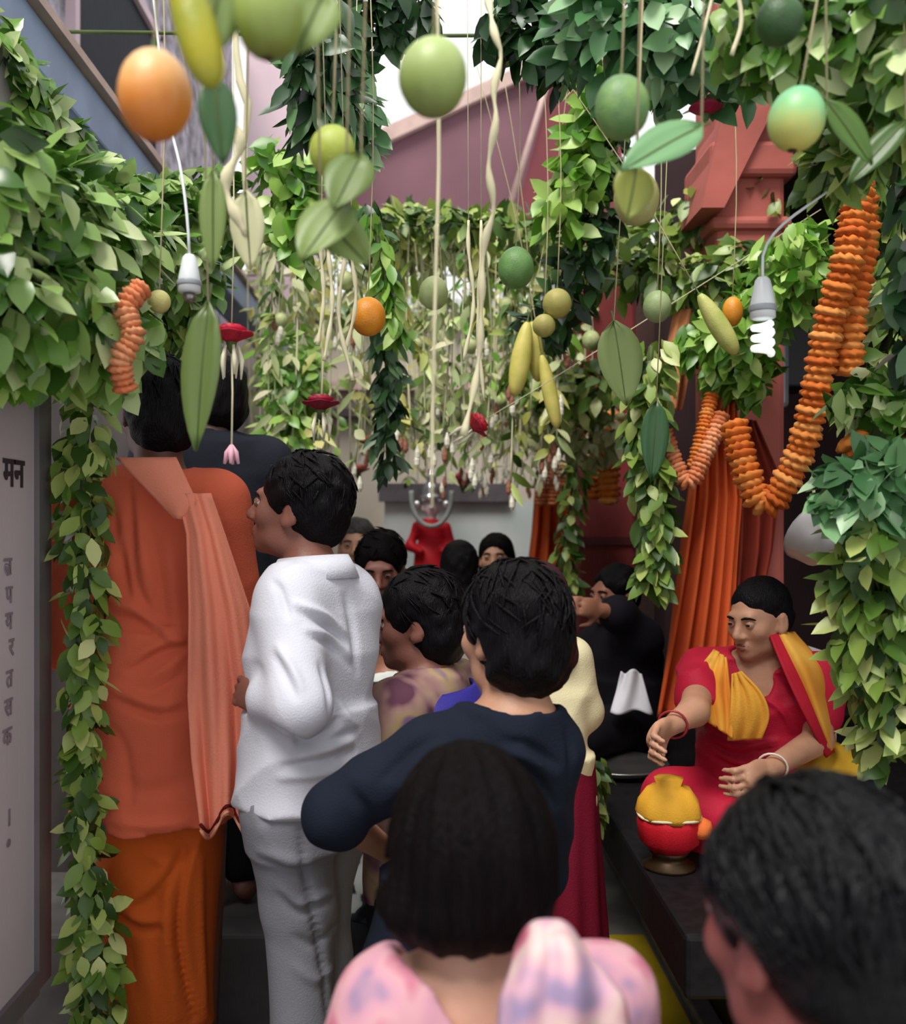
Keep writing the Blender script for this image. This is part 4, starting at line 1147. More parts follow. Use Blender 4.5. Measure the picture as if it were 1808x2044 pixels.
# ------------------------------------------------------------------ bulbs, speaker, bits at the right
M_PLAST = mat('white plastic', 'd2d6d8', rough=.35, var=.04)
def bulb(label, px, py, d, scale=1.0, lit=False, cordpts=None):
    c = at(px, py, d); s = scale
    root = empty('hanging_bulb', tuple(c)); tag(root, label, 'light')
    v, f = lathe_data([(.008*s, .045*s), (.012*s, .040*s), (.019*s, .005*s), (.020*s, -.02*s), (.015*s, -.022*s)], 18); sock = mesh_obj('socket', v, f, M_PLAST, root)
    v, f = lathe_data([(.0205*s, -.010*s), (.0215*s, -.008*s), (.0215*s, -.002*s), (.0205*s, .0)], 18); mesh_obj('ring', v, f, mat('grey ring', '8b9094', rough=.4), sock)
    if lit:
        pts = [Vector((.013*s*math.cos(a), .013*s*math.sin(a), -.028*s-.0026*s*a)) for a in np.linspace(0, 6*math.pi, 60)]
        tube('lamp_tube', pts, .0062*s, mat('lamp tube', 'f2f6f2', rough=.3, emit=.6), sock, 8)
    else:
        v, f = lathe_data([(.010*s, -.022*s), (.012*s, -.030*s), (.009*s, -.036*s), (.002*s, -.038*s)], 12); mesh_obj('contact', v, f, M_STEEL, root)
    P = [Vector((0, 0, .04*s))]+[at(*q)-c for q in cordpts]
    tube('flex', smooth_path(P, 20), .003, M_PLAST, root, 6)
    return root
bulb('white bulb holder without a bulb hanging at the left', 378, 560, 1.75, 1.05, False, [(374, 440, 1.75), (360, 335, 1.78), (330, 200, 1.9), (300, -60, 2.0)])
bulb('white bulb holder with a spiral lamp hanging at the right', 1522, 610, 1.9, 1.25, True, [(1525, 500, 1.9), (1560, 450, 1.88), (1640, 390, 1.85), (1705, 340, 1.85), (1800, 190, 1.85)])
sp = empty('loudspeaker', tuple(at(1575, 700, 3.6))); tag(sp, 'black loudspeaker with a silver front at the back of the alcove', 'loudspeaker')
M_BLK = mat('black plastic', '0f0d10', rough=.4)
box('cabinet', -.05, .10, -.02, .2, -.14, .14, M_BLK, sp, bevel=.01)
box('grille', -.11, -.01, -.04, .10, -.22, .12, mat('silver grille', '8d8f95', rough=.45, metal=.4), sp, bevel=.02)
box('bracket', .0, .04, .2, .72, -.02, .02, M_BLK, sp)
bw = empty('metal_bowl', tuple(at(1640, 1075, 2.3))); tag(bw, 'pale grey metal bowl tipped on its side above the seated woman', 'bowl')
v, f = lathe_data([(.004, -.05), (.04, -.045), (.07, -.015), (.08, .03), (.083, .035), (.077, .03), (.067, -.01), (.038, -.038), (.004, -.042)], 24)
o = mesh_obj('shell', v, f, mat('pale metal', 'b6b2b2', rough=.4, metal=.3), bw); bw.rotation_euler = (math.radians(-50), math.radians(-35), 0)
tube('strap', [Vector((0, 0, -.04)), Vector((.03, -.05, .05)), Vector((.08, -.1, .10))], .004, M_CORD, bw, 5)
gb = empty('stone_block', (1.07, 2.9, PZ)); tag(gb, 'pale stone block on the platform behind the seated woman', 'block')
box('slab', -.08, .18, -.02, .22, 0, .42, mat('pale stone', 'aaa3a8', rough=.8, var=.1), gb, bevel=.02)
box('cap', -.10, .20, -.04, .24, .42, .47, mat('pale stone cap', '9c969c', rough=.8, var=.1), gb, bevel=.015)
# steel platter on the platform
pt = empty('steel_platter', (.68, 3.35, PZ)); tag(pt, 'round steel platter on the platform edge beside the wrapped pot', 'tray')
v, f = lathe_data([(.02, .004), (.12, .004), (.15, .018), (.165, .03), (.17, .028), (.15, .012), (.12, 0), (.02, 0)], 28); mesh_obj('dish', v, f, mat('dull steel', '8f9c98', rough=.35, metal=.7), pt)
v, f = lathe_data([(.165, .026), (.172, .026), (.174, .032), (.166, .034), (.163, .03)], 28); mesh_obj('rim', v, f, M_STEEL, pt)

# ------------------------------------------------------------------ cords and strands
def strand(name, label, pts, r, m, group=None, cat='cord', n=24, twist=0.0, seed=0):
    P = smooth_path(pts, n); base = P[-1]
    rr = np.random.default_rng(seed)
    rads = [r*(1+twist*math.sin(i*1.1+seed)) for i in range(n)]
    o = tube(name, [Vector(tuple(p-base)) for p in P], rads, m, None, 6); o.location = tuple(base)
    LAST[0] = o
    tag(o, label, cat, group); return o
LAST = [None]
strand('twisted_cord', 'thick cream twisted cord hanging right of the pomelo', A((965,-60,1.7),(985,60,1.6),(1000,110,1.6),(985,180,1.6),(990,240,1.6),(975,330,1.62),(985,420,1.64),(965,500,1.66),(955,720,1.7),(925,870,1.7)), .0052, M_CORDW, twist=.45, n=60)
strand('thin_thread', 'long thin thread hanging down the middle of the passage', A((872,-60,1.3),(876,300,1.3),(868,600,1.3),(862,900,1.3),(862,1010,1.3)), .0022, M_CORDW, n=12)
strand('twisted_cord', 'whitish twisted cord at the upper left beside the dark leaf', A((430,-40,1.5),(440,130,1.5),(425,200,1.5),(480,280,1.5),(450,370,1.5),(490,470,1.5)), .008, M_CORDW, twist=.4, n=40)
strand('twisted_cord', 'second whitish cord falling straight in front of the pink wall', A((468,-740,1.7),(470,60,1.62),(495,200,1.6),(485,330,1.6),(500,430,1.6)), .006, M_CORDW, twist=.3, n=24)
strand('pale_string', 'thin pale cord in the upper right beside the red pillar', A((1430,-40,1.6),(1400,80,1.6),(1380,150,1.6)), .003, M_CORDW, n=12)
strand('pale_string', 'short cream cord at the top edge above the crimson rose', A((1465,-40,1.6),(1480,40,1.6),(1460,110,1.6)), .004, M_CORDW, n=12)
for i, (px, y1, d, sw) in enumerate(((655, 720, 2.0, 8), (690, 760, 2.05, -14), (640, 690, 2.1, 6), (700, 700, 2.1, 10), (935, 720, 2.3, 10), (960, 800, 2.4, -6))):
    strand('straw_cord', 'straw coloured cord, %s of six hanging near the olive leaves and the twisted cord' % ('first', 'second', 'third', 'fourth', 'fifth', 'sixth')[i], [at(px, 440, d), at(px, 500, d), at(px+sw, (500+y1)/2, d), at(px-sw, y1, d)], .0045, M_CORDW, 'straw cords near the centre', twist=.3, seed=i)
    so = bpy.context.scene.objects[-1] if False else LAST[0]
    t0 = at(px, 440, d)-Vector(so.location); tube('thread', [t0, t0+Vector((0, (1.7 if d < 2.06 else 2.4)-d, LZ-at(px, 440, d).z))], .0011, M_CORDW, so, 5)
# the dense far curtain of hanging strands
r = np.random.default_rng(41)
LS = {k: [leaf_mesh('leaf', L, W, b, .2, ML[k]) for L, W, b in ((.085, .04, .2), (.11, .035, .35), (.065, .045, .1), (.13, .028, .2))] for k in ('pale', 'mid', 'fresh', 'yel', 'dark')}
M_BUD = mat('white bud', 'd9d5c2', rough=.6); M_BROWN = mat('dry pod', '8a5a48', rough=.8, var=.2); M_CORDG = mat('greenish cord', 'a4ab84', rough=.9)
pod = bpy.data.meshes.new('pod'); vv, ff = lathe_data([(.003, -.035), (.011, -.02), (.012, 0), (.006, .02), (.002, .03)], 8); pod.from_pydata(vv, [], ff); pod.materials.append(M_BROWN)
bud = bpy.data.meshes.new('bud'); bud.from_pydata(vv, [], ff); bud.materials.append(M_BUD)
nst = 0
for i in range(150):
    d, LZf = POLES[r.integers(4, 11)]; w = .28+.11*d if d < 5 else .95
    x = r.uniform(-w*1.05, w*1.05)
    if x > .62 and d > 4.2 and r.uniform() < .5: x *= .7
    bot = r.uniform(1040-175, 1040-70) if r.uniform() < .5 else r.uniform(620, 900)
    zb = CH+(1040-bot)/F*d; zt = min(LZf, zb+r.uniform(.5, 1.2))
    if zt-zb < .25: continue
    g = r.choice(['pale', 'pale', 'mid', 'yel', 'fresh', 'dark'], p=[.30, .26, .16, .14, .12, .02])
    pts = [Vector((x+r.normal(0, .02), d, LZf)), Vector((x+r.normal(0, .02), d, (LZf+zb)/2)), Vector((x, d, zb))]
    word = {'pale': 'pale', 'mid': 'green', 'yel': 'yellowing', 'fresh': 'bright green', 'dark': 'dark green'}[str(g)]
    hasb = r.uniform() < .6; budw = ' with buds at its end' if hasb else ''
    side = 'left' if x < -.12 else ('right' if x > .25 else 'middle')
    o = strand('hanging_strand', '%s leafy strand%s hanging over the far passage, %s part' % (word, budw, side), pts, .0034, M_CORDW if r.uniform() < .45 else M_CORDG, '%s strands%s over the far passage, %s' % (word, budw, side), 'strand', n=10, twist=.4, seed=i)
    for q in range(int(r.integers(12, 22))):
        z = (LZf-zb)*r.uniform(0, 1)**1.15
        a = r.uniform(0, 6.28); u = np.array([math.cos(a), math.sin(a), 0])
        dd = u*.7+np.array([0, 0, -.6])+r.normal(size=3)*.3
        lf = bpy.data.objects.new('leaf', LS[g][r.integers(4)]); link(lf, o)
        lf.matrix_basis = leaf_matrix((0, 0, z), dd, np.array([0, -.5, .7])+r.normal(size=3)*.4)
    if hasb:
        for q in range(3):
            lf = bpy.data.objects.new('bud', bud if r.uniform() < .65 else pod); link(lf, o)
            lf.location = (r.normal(0, .015), -.01, -.01-q*.03)
    nst += 1
# ------------------------------------------------------------------ the people
S_BROWN = skin_mat('skin brown', '7d4f42'); S_DARK = skin_mat('skin dark brown', '5f3c33'); S_MED = skin_mat('skin medium', '96654f'); S_LIGHT = skin_mat('skin light brown', 'b08268'); S_PEACH = skin_mat('skin tan', 'bd8f7a')
def stand(px, py_top, d, z0): p = at(px, py_top, d); return (p.x, d, z0), p.z-z0
rad = math.radians

# --- figure in the orange robe, back turned
M_ROBE = cloth_mat('orange robe cloth', 'cd6247', var=.08, scale=3)
M_ROBE2 = cloth_mat('orange robe trousers', 'c55a22', var=.08, scale=3)
M_SCARF = cloth_mat('salmon orange scarf', 'e0886f', var=.06, scale=4)
loc, H = stand(318, 714, 2.34, STEP)
p = Person('person seen from behind in a long orange robe with a shawl on the back', loc, rad(12), H, S_DARK,
           dict(shR=('w', 432, 1005, 2.36), elR=('w', 480, 1330, 2.34), wrR=('w', 420, 1420, 2.47), elL=(-.24, .02, 1.10), wrL=(-.14, .17, 1.10)), yaw=22, pitch=-4, res=.007, build=.97, head_off=(-.01, .02))
p.hair(HAIR_BLACK, 'full', vol=.010, locks=120, lock_len=.05, seed=3, res=.006)
def robe_fold(X, Y, Z):
    a = ridge(15*X+2.2*np.sin(3.1*Z+.6)+4*Y+1.5*Z, .5); b = ridge(7*X+11*Z+1.8*np.sin(6*X+2*Z), .55); c = ridge(6*Z-9*X+2*np.sin(5*Z), .5)
    lower = np.clip((1.50-Z)/.35, 0.25, 1)
    return -(.012*a+.010*b+.007*c)*lower
hz = 1.00-STEP
p.top('robe', M_ROBE, t=.020, hem=hz, sleeve='long', neck_r=.068, disp=robe_fold, flare=.025, res=.006, strokes=[
    ([(254,941),(261,973),(270,1147),(302,1227)], .010, -.012), ([(272,960),(285,1100),(300,1180)], .016, .010),
    ([(238,1095),(243,1140),(252,1190)], .016, -.022), ([(222,1200),(270,1215),(330,1260),(372,1290)], .014, .012), ([(225,1230),(280,1245),(330,1285)], .012, -.010),
    ([(264,1320),(318,1285),(372,1271)], .013, .014), ([(264,1338),(318,1305),(372,1291)], .010, -.011), ([(286,1362),(366,1310)], .012, .011), ([(300,1385),(366,1345)], .010, -.010),
    ([(221,1372),(310,1405),(368,1395)], .014, .012), ([(221,1395),(310,1428),(368,1420)], .011, -.012), ([(222,1450),(250,1500),(262,1620)], .014, -.008),
    ([(330,1060),(345,1150),(350,1260)], .014, .008), ([(300,1060),(318,1160),(330,1240)], .012, -.007), ([(225,1010),(232,1080)], .012, -.010), ([(430,1010),(460,1100),(470,1220)], .014, -.008),
    ([(230,1560),(300,1580),(370,1560)], .02, -.006), ([(230,1640),(300,1648),(372,1640)], .012, .010)])
k = p.k
def dh(X, Y, Z): return -(.016*ridge(11*X+1.5*np.sin(4*Z)+2.2*Z, .5)+.010*ridge(17*X-5*Z+2*np.sin(3*Z), .5))
f = Field(); J = p.J
f.loft([(.03, -.01, 0, .125, .105), (.30, -.01, 0, .145, .12), (.62, 0, 0, .165, .13), (hz+.12, 0, 0, .165, .125)], k=.02)
f.cap((.0, -.16, .0), (.0, -.15, .55), .03, .01, k=.05, sub=True)
V, Q = f.build(.007, dh)
V = sculpt(V, Q, p, [([(302,1666),(364,1690),(317,1776),(248,1830)], .012, -.014), ([(290,1700),(330,1730),(290,1790)], .014, .010), ([(240,1834),(279,1857),(317,1853)], .010, -.014), ([(240,1815),(285,1836),(325,1835)], .012, .010),
    ([(372,1700),(356,1853),(387,2030)], .012, -.018), ([(340,1720),(335,1853),(350,2030)], .016, .012), ([(400,1720),(400,1850),(410,2030)], .014, .010), ([(290,1880),(300,1960),(310,2040)], .014, .008), ([(260,1880),(272,2000)], .012, -.008)])
mesh_obj('dhoti', V, Q, M_ROBE2, p.root)
# scarf: a folded collar lying on the upper back and a long end hanging from the right shoulder
Rz = rotz(-p.rz)
def to_local(px, py, d): return Rz@(np.array(at(px, py, d))-p.loc)
rows = []
for t in np.linspace(0, 1, 14):
    py = 915+t*120; a = 232+t*118*1.0; b = 352+40*min(1, t*1.4) - (max(0, t-.75)*4*30)
    row = []
    for s in np.linspace(0, 1, 16):
        px = a+(b-a)*s
        dpt = 2.155-.012*math.sin(s*3.1)-.010*math.sin(t*3.1)+.05*(1-t)*(1-t)
        row.append(to_local(px, py, dpt))
    rows.append(row)
sheet('scarf_fold', rows, .008, M_SCARF, p.root)
rows = []
for t in np.linspace(0, 1, 50):
    py = 985+t*665
    a = np.interp(t, [0, .12, .35, .62, .8, 1], [352, 372, 376, 374, 382, 400]); b = np.interp(t, [0, .12, .35, .62, .8, 1], [420, 448, 500, 538, 540, 520])
    row = []
    for j in range(44):
        s = j/43
        px = a+(b-a)*s
        w = .016*math.sin(2*math.pi*(2.2*s+.12*math.sin(5*t)))*(.35+.65*t)+.008*math.sin(2*math.pi*5.1*s+3*t)*t
        dpt = 2.145+w+.035*(s**2)-.02*t
        zz = (18*math.sin(3.0*s*math.pi+.6)+10*math.sin(9*s)) if t > .97 else 0
        row.append(to_local(px, py+zz*(t-.97)*33 if t > .97 else py, dpt))
    rows.append(row)
se = sheet('scarf_end', rows, .005, M_SCARF, p.root)
hem = rows[-1]
tube('scarf_border', [Vector(tuple(q+np.array([0, 0, .018]))) for q in hem], .0045, cloth_mat('maroon border', '5c1710'), se, 6)
tube('scarf_border', [Vector(tuple(q+np.array([0, 0, .004]))) for q in hem], .0035, cloth_mat('pale border', 'd89a7c'), se, 6)
tube('neck_beads', [Vector(tuple(p.J['neck']+np.array([.075*math.cos(a), -.01+.075*math.sin(a), .012-.02*math.sin(a)]))) for a in np.linspace(-2.2, .9, 20)], .004, mat('dark beads', '2b1c1a', rough=.4), p.root, 6)

# --- man in the white shirt, in profile
M_SHIRT = cloth_mat('white shirt cloth', 'cbccd6', var=.03, scale=3)
M_TROU = cloth_mat('pale grey trousers', '85868e', var=.06, scale=4)
loc, H = stand(620, 908, 2.12, STEP)
p = Person('man in a white shirt and pale grey trousers, in profile behind the orange robe', loc, rad(48), H, S_BROWN,
           dict(elL=('w', 600, 1408, 1.92), wrL=('w', 528, 1392, 1.99), shL=('w', 575, 1195, 2.03), shR=('w', 690, 1190, 2.18), elR=('w', 690, 1400, 2.30), wrR=('w', 590, 1420, 2.42), chest=(0.0, -.01, 1.27), pelvis=(.005, .0, .93), hipR=(.07,0,.9), hipL=(-.07,0,.9), knR=('w', 630, 1800, 2.2), knL=('w', 590, 1800, 2.1), anR=('w', 665, 2290, 2.25), anL=('w', 620, 2290, 2.12)),
           yaw=30, pitch=10, res=.0065, hs=.98, build=.98, head_off=(-.005, .035))
p.hair(HAIR_BLACK, 'short', vol=.015, locks=130, lock_len=.04, seed=5, res=.0055)
p.top('shirt', M_SHIRT, t=.017, sleeve='long', neck_r=.070, disp=lambda X, Y, Z: -(.005*ridge(6*X+13*Z+1.6*np.sin(7*Y+4*Z), .5)+.005*ridge(13*Y-8*Z+1.4*np.sin(6*X), .5)*(.5+.5*np.sin(7*Z+3*X))+.008*np.clip((1.08-Z)/.2, 0, 1)*ridge(26*Z+9*X+2*np.sin(12*Y), .55)), hem=.84, flare=.004, collar=M_SHIRT, b=.98, res=.0055, strokes=[
    ([(545,1160),(560,1180),(575,1230)], .009, -.010), ([(594,1205),(645,1228),(685,1262)], .010, .012), ([(600,1222),(650,1248),(690,1285)], .009, -.010), ([(620,1270),(665,1290),(700,1330)], .010, -.009), ([(615,1255),(662,1275),(700,1312)], .010, .009),
    ([(545,1452),(600,1478),(655,1462),(680,1425)], .011, -.016), ([(690,1190),(705,1260),(712,1340)], .011, -.010), ([(640,1330),(655,1380),(660,1430)], .010, -.010), ([(555,1290),(580,1330),(600,1370)], .010, .010), ([(548,1310),(570,1350),(590,1392)], .009, -.009),
    ([(580,1512),(640,1500),(700,1478)], .010, .012), ([(570,1530),(640,1520),(705,1500)], .009, -.012), ([(560,1552),(640,1545),(705,1530)], .010, .010), ([(640,1489),(716,1455)], .009, -.009), ([(670,1400),(700,1440),(715,1460)], .010, .009),
    ([(560,1130),(620,1112),(690,1120)], .008, -.006)])
p.trousers(M_TROU, t=.013, wide=.010, disp=lambda X, Y, Z: -(.008*ridge(8*Z+9*X+1.6*np.sin(7*Y+3*Z), .5)+.006*ridge(18*X+5*Z+5*Y, .5)), strokes=[
    ([(515,1620),(580,1632),(640,1618)], .010, -.007), ([(515,1600),(580,1612),(640,1600)], .011, .006), ([(519,1718),(580,1738),(630,1745)], .010, -.006), ([(519,1700),(580,1718),(630,1728)], .012, .006), ([(560,1790),(600,1822),(660,1800)], .011, -.006),
    ([(560,1772),(600,1803),(660,1782)], .012, .006), ([(590,1870),(630,1885),(670,1850)], .010, -.006), ([(600,1660),(612,1760),(640,1900),(655,2030)], .011, -.012), ([(590,1930),(630,1955),(670,1930)], .012, .006), ([(575,1560),(560,1600),(520,1640)], .010, -.008)])
tube('belt', [Vector(tuple(p.J['pelvis']+np.array([.166*math.cos(a), .125*math.sin(a), -.01]))) for a in np.linspace(0, 2*math.pi, 28)], .008, mat('belt', '5b5558', rough=.6), p.root, 6)

# --- man in the navy T-shirt
M_NAVY = cloth_mat('navy knit', '161c29', var=.10, scale=5)
loc, H = stand(1040, 1138, 1.78, 0)
p = Person('man with thick black hair in a navy T-shirt, seen from behind', loc, rad(12), H, S_LIGHT,
           dict(shL=('w', 862, 1500, 1.76), elL=('w', 668, 1625, 1.78), wrL=('w', 775, 1700, 2.02), shR=('w', 1082, 1500, 1.82), elR=('w', 1075, 1740, 1.96), wrR=('w', 1000, 1800, 2.08), neck=('w', 1030, 1425, 1.80), chest=('w', 965, 1600, 1.82), waist=('w', 930, 1790, 1.83), pelvis=('w', 900, 1980, 1.84)),
           yaw=24, pitch=2, res=.0065, hs=1.02, build=1.0)
p.hair(HAIR_BLACK, 'full', vol=.020, locks=170, lock_len=.055, seed=8, res=.006)
p.top('t_shirt', M_NAVY, t=.014, sleeve='elbow', neck_r=.082, neck_z=-.012, disp=lambda X, Y, Z: -(.008*ridge(7*X+15*Z+1.5*np.sin(8*X+5*Y), .5)+.006*ridge(12*X-7*Z, .5)), strokes=[([(1013,1481),(1054,1489),(1110,1526)], .010, -.012), ([(1013,1500),(1054,1512),(1105,1550)], .012, .012), ([(1030,1530),(1070,1560),(1110,1610)], .012, -.010), ([(870,1470),(820,1500),(760,1560)], .012, -.009), ([(890,1500),(830,1540),(770,1600)], .014, .010), ([(700,1580),(730,1620),(740,1660)], .012, -.010), ([(1130,1460),(1140,1500),(1140,1560)], .010, -.009)], hem=.74, flare=.02, res=.0065)
p.trousers(cloth_mat('black trousers', '0e0d12', var=.1), t=.014)

# --- girl in pink with long hair
M_PINKC = blotch_mat('pink floral print', 'e6b9c4', [(.28, '8c7692'), (.38, 'b68898'), (.48, 'c18e9c'), (.56, 'c1949a'), (.66, 'b87386'), (.76, 'a24a5e')], scale=17)
M_DUP = blotch_mat('pink print scarf', 'e6c0c4', [(.30, '9482a2'), (.40, 'c69cac'), (.52, 'd0b4b0'), (.60, 'c68394'), (.70, 'ad596c')], scale=15)
loc, H = stand(932, 1496, 1.10, 0)
p = Person('girl in a pink floral top with long dark hair, nearest in front', loc, rad(6), H, S_PEACH,
           dict(shL=('w', 775, 2010, 1.10), shR=('w', 1195, 2000, 1.09), neck=('w', 955, 1945, 1.12), chest=('w', 965, 2180, 1.12), waist=('w', 950, 2500, 1.12), head=('w', 928, 1690, 1.13)), yaw=8, pitch=0, res=.006, hs=.94)
p.hair(HAIR_BROWN, 'bob', vol=.012, res=.005, rough=.0024, sub_face=True, seed=2)
p.top('kurta', M_PINKC, t=.016, sleeve='elbow', hem=.45, neck_r=.098, neck_z=-.034, flare=.07, disp=lambda X, Y, Z: -(.005*ridge(14*X+6*Z+1.5*np.sin(8*Z), .5)+.004*ridge(22*X-9*Z, .5)), res=.006, b=.95)
p.trousers(cloth_mat('cream leggings', 'd9c9b8'), t=.006)
Rz = rotz(-p.rz)
def to_local(px, py, d): return Rz@(np.array(at(px, py, d))-p.loc)
rows = []
for t in np.linspace(0, 1, 30):                 # scarf thrown over the right shoulder, bulging at the neck
    row = []
    for s in np.linspace(0, 1, 24):
        px = np.interp(t, [0, .15, .4, 1], [1030, 1020, 1000, 980])*(1-s)+np.interp(t, [0, .15, .4, 1], [1160, 1200, 1245, 1290])*s
        py = np.interp(t, [0, .12, .4, 1], [1838, 1890, 1975, 2300])+62*abs(2*s-1)**3*(1-t)**2
        dpt = .985-.035*math.sin(min(1, t*1.5)*math.pi*.5)-.028*math.sin(s*math.pi)*(1-.5*t)+.006*math.sin(16*s+4*t)+.03*max(0, .12-t)/.12
        row.append(to_local(px, py, dpt))
    rows.append(row)
sheet('scarf', rows, .007, M_DUP, p.root)

# --- dark haired head at the lower right
loc, H = stand(1640, 1600, .84, 0)
p = Person('person with short glossy black hair, close at the lower right corner', loc, rad(8), H, skin_mat('skin ruddy', '7c443f'), dict(shR=(.19, -.01, 1.41), shL=(-.19, -.01, 1.41)), yaw=16, pitch=-4, res=.006, hs=.98)
p.hair(HAIR_WET, 'short', vol=.018, res=.005, locks=420, lock_len=.10, rough=.002, seed=12, lock_r=1.5, mess=.16)
p.top('shirt', cloth_mat('black shirt', '121117'), t=.015, sleeve='short', hem=.68, neck_r=.075, collar=cloth_mat('black collar', '16151b'), res=.009)
p.trousers(cloth_mat('charcoal trousers', '2a2a2e'), t=.014, res=.010)

# --- seated woman in red and yellow
M_SARI = cloth_mat('crimson cloth', 'ae1c36', rough=.6, var=.12, scale=6)
M_SHAWL = blotch_mat('orange yellow shawl', 'd68a28', [(.35, 'c97a2c'), (.5, 'da9638'), (.62, 'dca548'), (.72, 'b4701e')], scale=6)
M_SHRED = cloth_mat('red shawl border', 'a3182a', rough=.6)
hd = at(1495, 1150, 2.68); loc = (hd.x+.03, 2.68, PZ); H = hd.z-PZ
p = Person('woman seated on the platform in crimson and orange yellow cloth, looking down', loc, rad(158), H, S_LIGHT,
           dict(pelvis=(0, 0, .10), waist=(0, 0, .22), chest=(0, .0, .36), neck=(0, .01, .485), shR=(.155, 0, .445), shL=(-.155, 0, .445),
                elR=('w', 1385, 1420, 2.44), wrR=('w', 1340, 1448, 2.38), hdR=None, elL=('w', 1632, 1478, 2.50), wrL=('w', 1535, 1535, 2.36),
                hipR=(.08, .0, .10), knR=(.22, .16, .11), anR=(-.02, .22, .07), hipL=(-.08, .0, .10), knL=(-.25, .16, .11), anL=(.04, .26, .06)),
           yaw=-34, pitch=-9, res=.006, seated=True, hs=.92, build=.95, head_off=(.0, .025), curl=.9)
p.hair(HAIR_BLACK, 'bun', vol=.004, res=.0055, rough=.0012, seed=4)
p.top('blouse', M_SARI, t=.014, sleeve='short', short_at=.55, hem=.02, neck_r=.072, neck_front=.10, disp=lambda X, Y, Z: -(.009*ridge(13*X+14*Z+1.5*np.sin(14*Z), .5)+.007*ridge(24*Z-8*X+2*np.sin(9*X), .5)), strokes=[([(1412,1465),(1470,1492),(1552,1478)], .008, .012), ([(1412,1478),(1470,1506),(1552,1492)], .007, -.010), ([(1423,1499),(1482,1522),(1541,1504)], .008, .012), ([(1423,1512),(1482,1536),(1541,1518)], .007, -.010), ([(1520,1390),(1560,1420),(1580,1460)], .008, .010), ([(1405,1380),(1412,1430),(1420,1460)], .008, .010), ([(1530,1340),(1570,1360),(1590,1400)], .008, -.008)], b=.97, res=.0055)
f = Field(); J = p.J
for sd in 'RL':
    f.cap(J['hip'+sd], J['kn'+sd], .095, .075, k=.05); f.cap(J['kn'+sd], J['an'+sd], .070, .050, k=.05)
f.loft([(.0, 0, .05, .26, .20), (.05, 0, .06, .25, .19), (.12, 0, .05, .20, .16)], k=.05)
V, Q = f.build(.008, fold(.006, (14, 20, 8))); mesh_obj('skirt', V, Q, M_SARI, p.root)
Rz = rotz(-p.rz)
def to_local(px, py, d): return Rz@(np.array(at(px, py, d))-p.loc)
def strip(name, m, L, Rr, dfn, n=34, k=18, thick=.006, rip=.006, fr=5):
    """cloth between two seen outlines, L and Rr: lists of (px, py)"""
    Lp = smooth_path([(a, b, 0) for a, b in L], n); Rp = smooth_path([(a, b, 0) for a, b in Rr], n)
    rows = []
    for i in range(n):
        t = i/(n-1)
        rows.append([to_local(*(Lp[i][:2]*(1-s)+Rp[i][:2]*s), dfn(t, s)+rip*math.sin(fr*6.28*s+2*t)) for s in np.linspace(0, 1, k)])
    return sheet(name, rows, thick, m, p.root)
strip('shawl', M_SHAWL, [(1545, 1262), (1580, 1330), (1612, 1400), (1655, 1500)], [(1585, 1262), (1640, 1330), (1655, 1400), (1668, 1490)], lambda t, s: 2.60-.14*math.sin(t*2.2)+.10*s*s-.03*math.sin(3*s), rip=.003, fr=2)
strip('shawl_border', M_SHRED, [(1535, 1268), (1562, 1335), (1596, 1410), (1648, 1512)], [(1556, 1262), (1588, 1330), (1624, 1402), (1664, 1500)], lambda t, s: 2.585-.14*math.sin(t*2.2)+.02*s-.01, rip=.002, fr=1, k=6)
strip('shawl_front', M_SHAWL, [(1425, 1296), (1388, 1345), (1392, 1385), (1412, 1440)], [(1448, 1312), (1455, 1360), (1462, 1420), (1462, 1475)], lambda t, s: 2.60-.10*math.sin(min(1, t*1.3)*1.6)+.06*(1-s)*(1-t), rip=.007, fr=2.5)
strip('sari_drape', cloth_mat('yellow drape', 'dda03c', var=.1), [(1462, 1345), (1458, 1400), (1455, 1440), (1452, 1478)], [(1478, 1340), (1520, 1385), (1535, 1430), (1520, 1475)], lambda t, s: 2.515-.03*math.sin(t*3)-.01*s, rip=.006, fr=2.5)
strip('lap_cloth', cloth_mat('mustard lap cloth', 'c2992e', var=.1), [(1600, 1490), (1590, 1530), (1585, 1560)], [(1655, 1475), (1730, 1515), (1760, 1545)], lambda t, s: 2.58-.12*t-.02*s, rip=.010, fr=2)
def bangle(c, r, m): tube('bangle', [Vector(tuple(c+np.array([r*math.cos(a), .3*r*math.sin(a), r*math.sin(a)]))) for a in np.linspace(0, 2*math.pi, 20)], .003, m, p.root, 5)
bangle(p.J['wrR']*.94+p.J['elR']*.06, .036, mat('red bangle', '9a2a30', rough=.3)); bangle(p.J['wrL']*.94+p.J['elL']*.06, .036, mat('white bangle', 'd8c8bc', rough=.3))
# pot wrapped in yellow and red cloth, at her hand
pot = empty('wrapped_pot', tuple(Vector((at(1335, 1650, 2.42).x, 2.42, PZ+.043)))); pot.scale = (.86, .86, .86); tag(pot, 'pot wrapped in yellow and red cloth on the platform edge under her hand', 'pot')
v, f = lathe_data([(.055, 0), (.085, .03), (.092, .08), (.088, .11)], 26); v = [(x*(1+.03*math.sin(9*math.atan2(y, x))), y*(1+.03*math.sin(9*math.atan2(y, x))), z) for x, y, z in v]; mesh_obj('red_cloth', v, f, cloth_mat('red wrap', 'b01824', rough=.6), pot)
v, f = lathe_data([(.090, .100), (.094, .115), (.086, .15), (.062, .185), (.035, .195), (.042, .215), (.01, .222)], 26); v = [(x*(1+.045*math.sin(7*math.atan2(y, x))), y*(1+.045*math.sin(7*math.atan2(y, x))), z) for x, y, z in v]; yc = mesh_obj('yellow_cloth', v, f, cloth_mat('yellow wrap', 'd09a30', rough=.65), pot)
